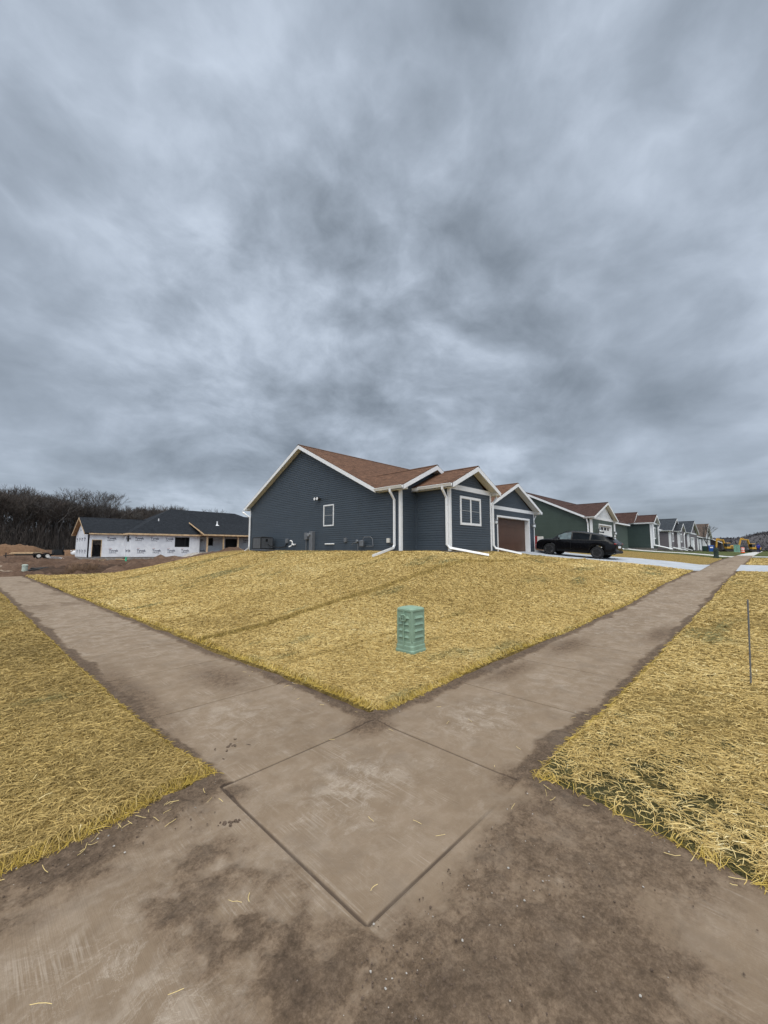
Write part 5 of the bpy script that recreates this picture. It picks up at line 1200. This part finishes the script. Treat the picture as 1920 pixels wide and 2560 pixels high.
def utility_red():
    x,y=35.85,15.0; z=h(x,y); t=thing('utility_box',(x,y,z),'small dark red and white box on posts against the green side wall','utility box')
    b=MB(); b.rbox((x,y+.35,z+.55),(.35,.75,1.1),bev=.02); b.build('cabinet',MATS['red_plastic'],t); b=MB(); b.rbox((x-.05,y-.3,z+.75),(.25,.5,.6),bev=.02); b.build('meter_panel',MATS['soffit'],t)
    for yy in (y-.5,y-.12): b=MB(); b.box((x-.05,yy,z-.2),(x+.03,yy+.07,z+.8)); b.build('post',MATS['lumber'],t)
utility_red()
# ------------------------------------------------------------ building-site things on the left
def blob_mound(name,x,y,rx,ry,hh,mat,label,seed,rot=0):
    n=40; g=np.linspace(-1.25,1.25,n); X,Y=np.meshgrid(g,g,indexing='ij'); r=np.hypot(X,Y)
    a=R(rot); wx=x+X*rx*math.cos(a)-Y*ry*math.sin(a); wy=y+X*rx*math.sin(a)+Y*ry*math.cos(a)
    Z=H(wx,wy)-.12+hh*np.clip(1-r**1.6,0,1)**.8*(1+.5*fbm(wx,wy,1.3/max(.6,rx)*2,4,seed))+.12*fbm(wx,wy,3,3,seed+4)*(r<1.1)+.08*(r<1)
    idx=np.arange(n*n).reshape(n,n); q=np.stack([idx[:-1,:-1],idx[1:,:-1],idx[1:,1:],idx[:-1,1:]],-1).reshape(-1,4); mk=(r<1.1).ravel(); q=q[mk[q].all(1)]
    o=rawmesh(name,np.stack([wx.ravel(),wy.ravel(),Z.ravel()],-1),q,MATS[mat]); return tag(o,label,'dirt pile')
blob_mound('dirt_mound',5.2,88,4.5,3,1.75,'spoil','low orange-brown spoil mound at the far left under the woods',1)
blob_mound('dirt_mound',11.6,86,3.0,2.5,.9,'spoil','flat middle spoil heap behind the black trailer',2)
blob_mound('dirt_mound',14.6,86,3.4,2.5,1.45,'spoil','orange-brown spoil mound just left of the wrapped house',3)
blob_mound('dirt_mound',7.0,42.5,1.3,1.1,.55,'mud_far','dark little mound of soil in front of the wrapped house doorway',4)
m_dirt('topsoil',(.018,.012,.008),(.052,.032,.022),(.12,.08,.055),.5,0)
blob_mound('dirt_mound',6.4,37.6,3.4,2.6,.62,'topsoil','broad dark brown topsoil heap just behind the far end of the straw',7,5)
blob_mound('dirt_mound',10.6,38.6,2.6,2.0,.6,'topsoil','dark soil heap between the green standpipe and the straw slope',8,-10)
blob_mound('rubble_pile',14.6,38.0,2.6,1.2,.75,'foundation','pale rubble heaped along the top edge of the straw',5,20)
blob_mound('rubble_pile',18.6,39,3.2,1.3,1.15,'mud_far','long earth bank in front of the unfinished porch',6,8)
def trailer():
    x0,x1,y=3.1,8.6,67; z=h(6,67); t=thing('flatbed_trailer',(6,y,z),'black tandem-axle flatbed trailer parked on bare soil','trailer')
    b=MB(); b.box((x0+.8,y-.9,z+.5),(x1,y+.9,z+.62)); b.box((x0+.8,y-.95,z+.42),(x1,y-.88,z+.62)); b.box((x1-.1,y-.9,z+.4),(x1,y+.9,z+.9)); b.build('deck',MATS['black'],t)
    b=MB(); b.tube([(x0+.9,y-.6,z+.5),(x0-.2,y,z+.45)],.06,6); b.tube([(x0+.9,y+.6,z+.5),(x0-.2,y,z+.45)],.06,6); b.tube([(x0,y,z),(x0,y,z+.8)],.05,6); b.build('drawbar',MATS['black'],t)
    for x in (6.05,6.9):
        for yy in (y-1.02,y+1.02):
            w=MB(); w.lathe((x,yy,z+.36),[(.2,-.1),(.35,-.11),(.37,-.05),(.37,.05),(.35,.11),(.2,.1)],20,axis='y'); o=w.build('wheel',MATS['rubber'],t,recalc=True); r=MB(); r.lathe((x,yy-.105,z+.36),[(.2,.0),(.21,.02),(.05,.02)],16,axis='y'); q=r.build('rim',MATS['soffit'],t,recalc=True); q.parent=o
    b=MB(); b.box((5.55,y-1.2,z+.78),(7.4,y-.88,z+.82)); b.box((5.55,y-1.2,z+.4),(5.6,y-.88,z+.8)); b.box((7.36,y-1.2,z+.4),(7.4,y-.88,z+.8)); b.build('mudguard',MATS['black'],t)
    b=MB(); b.box((7.5,y-.8,z+.6),(8.5,y+.8,z+1.15)); b.box((8.4,y-.8,z+.6),(8.5,y-.7,z+1.7)); b.build('toolbox',MATS['metal_dark'],t)
    b=MB(); b.box((3.4,y-.6,z+.62),(5.5,y+.5,z+.68)); b.box((3.5,y-.5,z+.72),(6.4,y-.2,z+.84)); tag(b.build('lumber_stack',MATS['lumber'],loc=(0,0,0)),'pale boards stacked on the black trailer','lumber')
trailer()
def site_bits():
    rs=np.random.RandomState(4)
    for i,(x,y,l,w,a,mat,lab) in enumerate([(7.2,62,1.6,.5,20,'pvc','crumpled pale sheet on the ground by the trailer wheels'),(8.6,48,1.7,.9,10,'lumber','pale board lying flat left of the wrapped house corner'),(11.2,49.2,1.5,.3,-8,'lumber','short plank lying below the wrapped house wall'),(9.9,57-5,1.2,.3,5,'lumber_dark','dark plank at the foot of the doorway')]):
        z=h(x,y)+.10; b=MB(); M=Matrix.Translation((x,y,z))@Matrix.Rotation(R(a),4,'Z')@Matrix.Rotation(R(4),4,'Y')
        for k in range(2 if i else 5): b.rbox((rs.uniform(-.1,.1)*l,rs.uniform(-.3,.3)*w,k*.04),(l*rs.uniform(.7,1),w*rs.uniform(.5,1),.035),bev=.005)
        o=b.build('board' if i else 'plastic_sheet',MATS[mat],loc=(0,0,0),M=M)
        tag(o,lab,'board' if i else 'plastic sheet')
    x,y=3.7,38.2; z=h(x,y); b=MB()
    for k in range(6):
        r=.55-.04*k; p=[(x+r*1.35*math.cos(q*.35)+rs.normal(0,.02),y+r*.8*math.sin(q*.35)+.02*q,z+.08+.09*(k//2)+.03*math.sin(q+k)) for q in range(19)]; b.tube(p,.055,8)
    b.tube([(x-.6,y+.1,z+.06),(x-1.0,y-.1,z+.05),(x-1.35,y+.1,z+.05)],.04,6)
    tag(b.build('drain_pipe',MATS['black'],loc=(0,0,0)),'coil of black drain pipe lying beside the pale utility post','drain pipe')
    b=MB(); b.tube([(10.9,46.3,h(10.9,46.3)-.1),(10.9,46.3,h(10.9,46.3)+.42)],.09,10); b.tube([(10.9,46.3,h(10.9,46.3)+.38),(10.9,46.3,h(10.9,46.3)+.46)],.11,10); tag(b.build('standpipe',MATS['green_pipe'],loc=(0,0,0)),'bright green plastic standpipe poking out of the dirt','pipe')
site_bits()
def brush(x,y,s,label):
    rs=np.random.RandomState(int(x*10)); b=MB(); z=h(x,y)
    for i in range(150):
        a=rs.uniform(0,6.28); r=rs.uniform(0,s*.7); px,py=x+r*math.cos(a),y+r*math.sin(a)*.6; hh=s*rs.uniform(.3,.9); b.tube([(px,py,z-.05),(px+rs.normal(0,.05),py+rs.normal(0,.05),z+hh*.6),(px+rs.normal(0,.14),py+rs.normal(0,.14),z+hh)],.006,3)
    tag(b.build('dry_weeds',MATS['weeds']),label,'weeds',kind='stuff')
plain('weeds',(.16,.10,.06),.9,var=.3)
brush(5.2,35.2,.9,'rust-brown dry weeds standing in the rough dirt'); brush(6.2,35.6,.8,'rust-brown dry weeds standing in the rough dirt')
# ------------------------------------------------------------ diggers and the walker
plain('digger_yellow',(.48,.27,.035),.5,var=.2); plain('digger_dark',(.03,.028,.026),.7,var=.3)
def digger(x,y,rz,s,label,pose):
    z=h(x,y); t=thing('excavator',(x,y,z),label,'excavator'); M=Matrix.Translation((x,y,z))@Matrix.Rotation(R(rz),4,'Z')@Matrix.Diagonal((s,s,s,1))
    for sy in (-1,1):
        b=MB(); pr=[(-1.55,.35),(-1.35,.08),(1.35,.08),(1.55,.35),(1.4,.68),(-1.4,.68)]; n=len(pr); yy=sy*.85
        b.mesh([(a,yy-.25,c) for a,c in pr]+[(a,yy+.25,c) for a,c in pr],[tuple(range(n)),tuple(reversed(range(n,2*n)))]+[(i,n+i,n+(i+1)%n,(i+1)%n) for i in range(n)])
        for k in range(5): b.lathe((-1.2+.6*k,yy,.3),[(.2,-.28),(.2,.28)],12,axis='y')
        b.build('track',MATS['digger_dark'],t,M=M,recalc=True)
    b=MB(); b.box((-.6,-.6,.3),(.6,.6,.8)); b.build('undercarriage',MATS['digger_dark'],t,M=M)
    b=MB(); b.rbox((-.75,0,1.35),(1.9,2.0,1.0),bev=.15); b.rbox((-1.5,0,1.2),(.7,2.1,1.0),bev=.2); b.build('engine_housing',MATS['digger_yellow'],t,M=M)
    b=MB(); 
    for k in range(4): b.box((-1.4+.35*k,-1.01,1.05),(-1.2+.35*k,-1.005,1.6)); b.box((-1.4+.35*k,1.005,1.05),(-1.2+.35*k,1.01,1.6))
    b.build('vent',MATS['digger_dark'],t,M=M)
    b=MB(); b.rbox((.45,.5,1.75),(1.2,.85,1.7),bev=.08); c=b.build('cab',MATS['digger_yellow'],t,M=M)
    b=MB(); b.box((-.05,.06,1.5),(1.06,.94,2.45)); b.box((.0,.055,1.2),(.95,.06,2.45)); o=b.build('cab_window',MATS['pane_dark'],t,M=M); o.parent=c
    A=[Vector((a,-.25,c)) for a,c in pose]
    b=MB(); b.tube([A[0],A[1],A[2]],.22,4,rot=math.pi/4,sq=(.32,.42)); b.tube([A[0]+Vector((.3,0,-.2)),(A[0]+A[1])/2+Vector((.25,0,.2))],.07,8); b.build('boom',MATS['digger_yellow'],t,M=M,recalc=True)
    b=MB(); b.tube([A[2]+Vector((-.2,0,.25)),A[2],A[3]],.18,4,rot=math.pi/4,sq=(.26,.34)); b.tube([(A[1]+A[2])/2+Vector((0,0,.32)),A[2]+Vector((.0,0,.4))],.07,8); b.build('stick',MATS['digger_yellow'],t,M=M,recalc=True)
    p=A[3]; b=MB(); pr=[(0,0),(.5,-.1),(.35,-.7),(-.2,-.85),(-.55,-.5),(-.2,-.15)]; n=len(pr)
    b.mesh([(p.x+a,p.y-.45,p.z+c) for a,c in pr]+[(p.x+a,p.y+.45,p.z+c) for a,c in pr],[tuple(range(n)),tuple(reversed(range(n,2*n)))]+[(i,n+i,n+(i+1)%n,(i+1)%n) for i in range(n)]); b.build('bucket',MATS['digger_dark'],t,M=M,recalc=True)
digger(135.0,2.4,138,.83,'yellow excavator with arched boom, beside the person in blue',[(.5,1.4),(1.1,3.7),(3.3,3.9),(4.1,1.6)])
digger(121.5,6.4,138,.80,'yellow excavator with folded boom, left of the green cabinet',[(.5,1.5),(1.0,3.4),(2.9,3.5),(3.2,1.3)])
def person():
    x,y=99.4,.98; z=h(x,y)+.01; s=1.68/1.78
    t=thing('person',(x,y,z),'person in a blue hooded jacket walking away along the far sidewalk','person')
    def skin(name,verts,edges,radii,mat,root=0,sub=2):
        me=bpy.data.meshes.new(name); me.from_pydata(verts,edges,[]); o=bpy.data.objects.new(name,me); COL.objects.link(o)
        m=o.modifiers.new('s','SKIN'); 
        for i,r in enumerate(radii): me.skin_vertices[0].data[i].radius=r if isinstance(r,tuple) else (r,r)
        me.skin_vertices[0].data[root].use_root=True
        o.modifiers.new('u','SUBSURF').levels=sub; dg=bpy.context.evaluated_depsgraph_get(); nm=bpy.data.meshes.new_from_object(o.evaluated_get(dg)); o.modifiers.clear(); o.data=nm; nm.materials.clear(); nm.materials.append(MATS[mat])
        nm.transform(Matrix.Rotation(R(-90+0),4,'Z')@Matrix.Diagonal((s,s,s,1))); o.parent=t; return o
    # local: +y forward (away), rotated so that forward is +x
    V=[(0,0,.95),(0,.01,1.15),(0,.02,1.38),(0,.03,1.5),(0,.05,1.64),(0,.05,1.72),(.19,.02,1.42),(.25,-.05,1.15),(.24,.08,.92),(.24,.11,.84),(-.19,.02,1.42),(-.25,.08,1.16),(-.23,.2,.95),(-.23,.22,.87),(.10,.02,.88),(.11,.12,.50),(.11,.06,.10),(.11,.2,.04),(-.10,-.02,.88),(-.11,-.06,.50),(-.11,-.3,.16),(-.11,-.2,.04)]
    Ed=[(0,1),(1,2),(2,3),(3,4),(4,5),(2,6),(6,7),(7,8),(8,9),(2,10),(10,11),(11,12),(12,13),(0,14),(14,15),(15,16),(16,17),(0,18),(18,19),(19,20),(20,21)]
    r=[(.15,.11),(.14,.10),(.16,.11),.06,.10,.08,.06,.045,.035,.03,.06,.045,.035,.03,.09,.065,.045,.035,.09,.065,.045,.035]
    skin('body',V,Ed,r,'skin')
    skin('jacket',[(0,0,.86),(0,.01,1.1),(0,.02,1.40),(0,.02,1.52),(.20,.02,1.42),(.26,-.05,1.15),(.25,.07,.94),(-.20,.02,1.42),(-.26,.08,1.16),(-.24,.19,.97)],[(0,1),(1,2),(2,3),(2,4),(4,5),(5,6),(2,7),(7,8),(8,9)],[(.20,.16),(.19,.15),(.20,.15),.10,.08,.07,.055,.08,.07,.055],'jacket_blue')
    skin('hood',[(0,.02,1.5),(0,.03,1.64),(0,.05,1.76)],[(0,1),(1,2)],[.11,.135,.10],'jacket_blue')
    skin('trousers',[(0,0,.93),(.10,.02,.86),(.11,.12,.50),(.11,.06,.12),(-.10,-.02,.86),(-.11,-.06,.50),(-.11,-.3,.18)],[(0,1),(1,2),(2,3),(0,4),(4,5),(5,6)],[(.15,.12),.115,.085,.07,.115,.085,.07],'trousers_navy')
plain('skin',(.35,.2,.14),.6); plain('jacket_blue',(.012,.02,.22),.8); plain('trousers_navy',(.012,.016,.06),.85)
person()
# ------------------------------------------------------------ trees
plain('bark',(.048,.042,.038),.95,var=.35,scale=2); plain('bark_pale',(.072,.066,.062),.95,var=.35,scale=2); plain('twigs',(.070,.058,.050),.95,var=.35,scale=1); plain('needles',(.022,.03,.014),.9,var=.4,scale=2)
def bare_tree(seed,ht,spread=1,mat='twigs',rmin=.022,depth=6,label='',cat='tree',loc=(0,0,0)):
    rs=np.random.RandomState(seed); tk=MB(); cr=MB()
    t=thing('bare_tree',loc,label,cat); ox,oy,oz=loc
    def seg(b,p,q,r0,r1,n): b.tube([p,q],[r0,r1],n,cap=False)
    def grow(p,d,l,r,k):
        nseg=2 if k>2 else 2; q=p
        for i in range(nseg):
            d2=(d+Vector(rs.normal(0,.14,3))+Vector((0,0,.06))).normalized(); q2=q+d2*l/nseg; seg(cr,q,q2,r*(1-.25*i/nseg),r*(1-.25*(i+1)/nseg),4 if k>3 else 3); 
            if k>0 and i==0 and k<5: 
                sd=(d2+Vector(rs.normal(0,.55,3))*spread).normalized(); grow(q2,sd,l*.62,max(rmin*.8,r*.5),k-2 if k>1 else 0)
            q=q2; d=d2
        if k>0:
            nb=3 if rs.rand()<.55 else 2
            for j in range(nb):
                a=rs.uniform(0,6.28); ax=Vector((math.cos(a),math.sin(a),rs.uniform(-.2,.5))); nd_=(d+ax*rs.uniform(.35,.75)*spread).normalized(); grow(q,nd_,l*rs.uniform(.68,.85),max(rmin,r*rs.uniform(.5,.68)),k-1)
    p=Vector(loc); d=Vector((rs.normal(0,.04),rs.normal(0,.04),1)).normalized(); r=ht*.017; l=ht*.26; q=p
    for i in range(3): q2=q+(d+Vector(rs.normal(0,.05,3))).normalized()*l/3; seg(tk,q,q2,r*(1-.12*i)*(1.25 if i==0 else 1),r*(1-.12*(i+1)),7); q=q2
    for j in range(4):
        a=rs.uniform(0,6.28)+j*1.57; nd_=(d+Vector((math.cos(a),math.sin(a),0))*rs.uniform(.25,.6)*spread).normalized(); grow(q-d*l*.15*j/3,nd_,ht*.21,r*.55,depth-1)
    tk.build('trunk',MATS['bark'],t); cr.build('crown',MATS[mat],t); return t
rs=np.random.RandomState(11)
protos=[bare_tree(100+i,14.5,(1,.8,1.15,.9,1.05)[i],('twigs','twigs','bark_pale','twigs','twigs')[i],depth=6,label='dark leafless tree in the dense bare wood on the left') for i in range(5)]
spots=[]
def wood_pt(px,extra):
    """px: 0..1 along the wood's edge"""
    x=-6+px*56; y=116+px*26+extra; return x,y
for i in range(34):
    px=i/33; spots.append((*wood_pt(px+rs.normal(0,.008),rs.uniform(-2,2)),rs.uniform(.86,1.04)))
for i in range(44): px=rs.rand(); spots.append((*wood_pt(px,rs.uniform(3,9)),rs.uniform(.82,1.12)))
for i in range(48): px=rs.rand()*1.15; spots.append((*wood_pt(px,rs.uniform(10,26)),rs.uniform(.9,1.1)))
for i in range(34): px=rs.rand(); spots.append((*wood_pt(px,rs.uniform(-1,6)),rs.uniform(.35,.6)))
for i,(x,y,sc) in enumerate(spots):
    k=i%5; src=protos[k]; z=h(x,y)-.2; ps=1-.10*ss(np.array((x-16)/8.))*ss(np.array((45-x)/10.))
    if i<5: c=src; c.location=(x,y,z); c.rotation_euler=(0,0,rs.uniform(0,6.28)); c.scale=(sc,sc,sc*float(ps))
    else: c=copy_tree(src,(x,y,z),rs.uniform(0,6.28),sc*float(ps))
    c['group']='leafless trees of the wood on the left'
def place_tree(seed,x,y,ht,spread,mat,label,depth=6,rmin=.022): 
    t=bare_tree(seed,ht,spread,mat,rmin,depth,label,loc=(x,y,h(x,y)-.1)); return t
for sd,x,y,ht,lab in ((31,14.6,123,15.8,'pale tall oak standing in front of the wood, tallest crown above the wood line'),(32,19.3,126,16.2,'pale spreading tree right of the tallest one, above the garage roof'),(33,24.0,126,16.6,'thin pale tree right of the two pale crowns, at the step in the wood line')):
    place_tree(sd,x,y,ht,1.15,'bark_pale',lab)
place_tree(41,46.5,108,13.5,1.3,'bark','lone bare tree showing above the black roof ridge',5,.03)
place_tree(42,41.5,110,12,1.2,'twigs','faint bare treetop left of the lone tree above the roof',5,.02)
place_tree(51,90.0,7.4,5.9,.45,'bark_pale','slim bare sapling between the recycling bin and the street houses',4,.016)
def conifer(x,y,ht,label):
    rs=np.random.RandomState(int(x)); z=h(x,y); t=thing('pine_tree',(x,y,z),label,'tree'); b=MB(); b.tube([(x,y,z),(x,y,z+ht*.97)],[.25,.03],7); b.build('trunk',MATS['bark'],t)
    n=5200; out=MB()
    cl=[(rs.uniform(.45,1)**1,rs.uniform(0,6.28)) for _ in range(46)]
    for i in range(n):
        f,a=cl[i%46]; r=(1.06-f)*ht*.26*rs.uniform(.25,1); px=x+r*math.cos(a)+rs.normal(0,.22); py=y+r*math.sin(a)+rs.normal(0,.22); pz=z+f*ht+rs.normal(0,.2)-r*.12
        d=Vector(rs.normal(0,1,3)).normalized()*.22; e=Vector(rs.normal(0,1,3)).normalized()*.06; p=Vector((px,py,pz)); out.face([p-e,p+d,p+e])
    out.build('crown',MATS['needles'],t)
conifer(56.0,103,12.4,'small dark pine top left of the bigger one above the black roof'); conifer(60.4,101,13.4,'larger dark pine top above the right end of the black roof')
def undergrowth():
    rs=np.random.RandomState(8); n=26000; px=rs.rand(n)*1.1-.03; x=-6+px*56; y=116+px*26+rs.uniform(-3.5,14,n); z=H(x,y); hh=rs.uniform(.8,5.5,n)*(.5+rs.rand(n)*.6)
    w=rs.uniform(.02,.06,n); dx=rs.normal(0,.5,n); dy=rs.normal(0,.5,n); z0=z+rs.uniform(0,6,n)*rs.rand(n); 
    a=np.stack([x-w,y,z0-.2],-1); b=np.stack([x+w,y,z0-.2],-1); c=np.stack([x+dx+w*.3,y+dy,z0+hh*.6],-1); d=np.stack([x+dx-w*.3,y+dy,z0+hh*.6],-1)
    co=np.stack([a,b,c,d],1).reshape(-1,3); q=np.arange(n*4).reshape(n,4); o=rawmesh('undergrowth',co,q,MATS['twigs'],False); tag(o,'tangled dark leafless undergrowth filling the wood','undergrowth',kind='stuff')
undergrowth()
# ------------------------------------------------------------ far hills on the right
plain('far_wood',(.060,.056,.060),.95,var=.4,scale=.05)
def hills():
    xs=np.linspace(430,900,80); ys=np.linspace(-420,330,260); X,Y=np.meshgrid(xs,ys,indexing='ij')
    t=Y/X; top=np.interp(t,[-.6,-.2,-.05,0.0,.012,.025,.04,.06,.09,.2,.35,.6],[34,28,22,17,15.5,13,11.5,12,11,9,12,12])*(X/560)
    prof=ss((X-430)/130)*(1-.0*ss((X-760)/140))
    Z=.5+top*prof+1.4*prof*fbm(X,Y,.12,4,70,.7)
    gridmesh('hills',xs,ys,Z,MATS['far_wood'],kind='structure')
    rs=np.random.RandomState(3); n=30000; x=rs.uniform(440,640,n); y=rs.uniform(-.3,.34,n)*x; tt=y/x; tp=np.interp(tt,[-.6,-.2,-.05,0.0,.012,.025,.04,.06,.09,.2,.35,.6],[34,28,22,17,15.5,13,11.5,12,11,9,12,12])*(x/560); z=.5+tp*ss((x-430)/130)
    s=rs.uniform(.5,1.3,n)*(.6+.8*(vnoise(x,y,.05,5)+.5)); P=np.stack([x,y,z],-1)+rs.normal(0,1.1,(n,3))*[1,1,.5]+[0,0,.6]
    v=P[:,None]+rs.normal(0,1,(n,3,3))*s[:,None,None]*[.5,.5,.8]; o=rawmesh('far_wood',v.reshape(-1,3),np.arange(n*3).reshape(n,3),MATS['far_wood'],False); tag(o,'distant dark wood covering the hills at the right horizon','wood',kind='stuff')
hills()
bpy.context.view_layer.update()
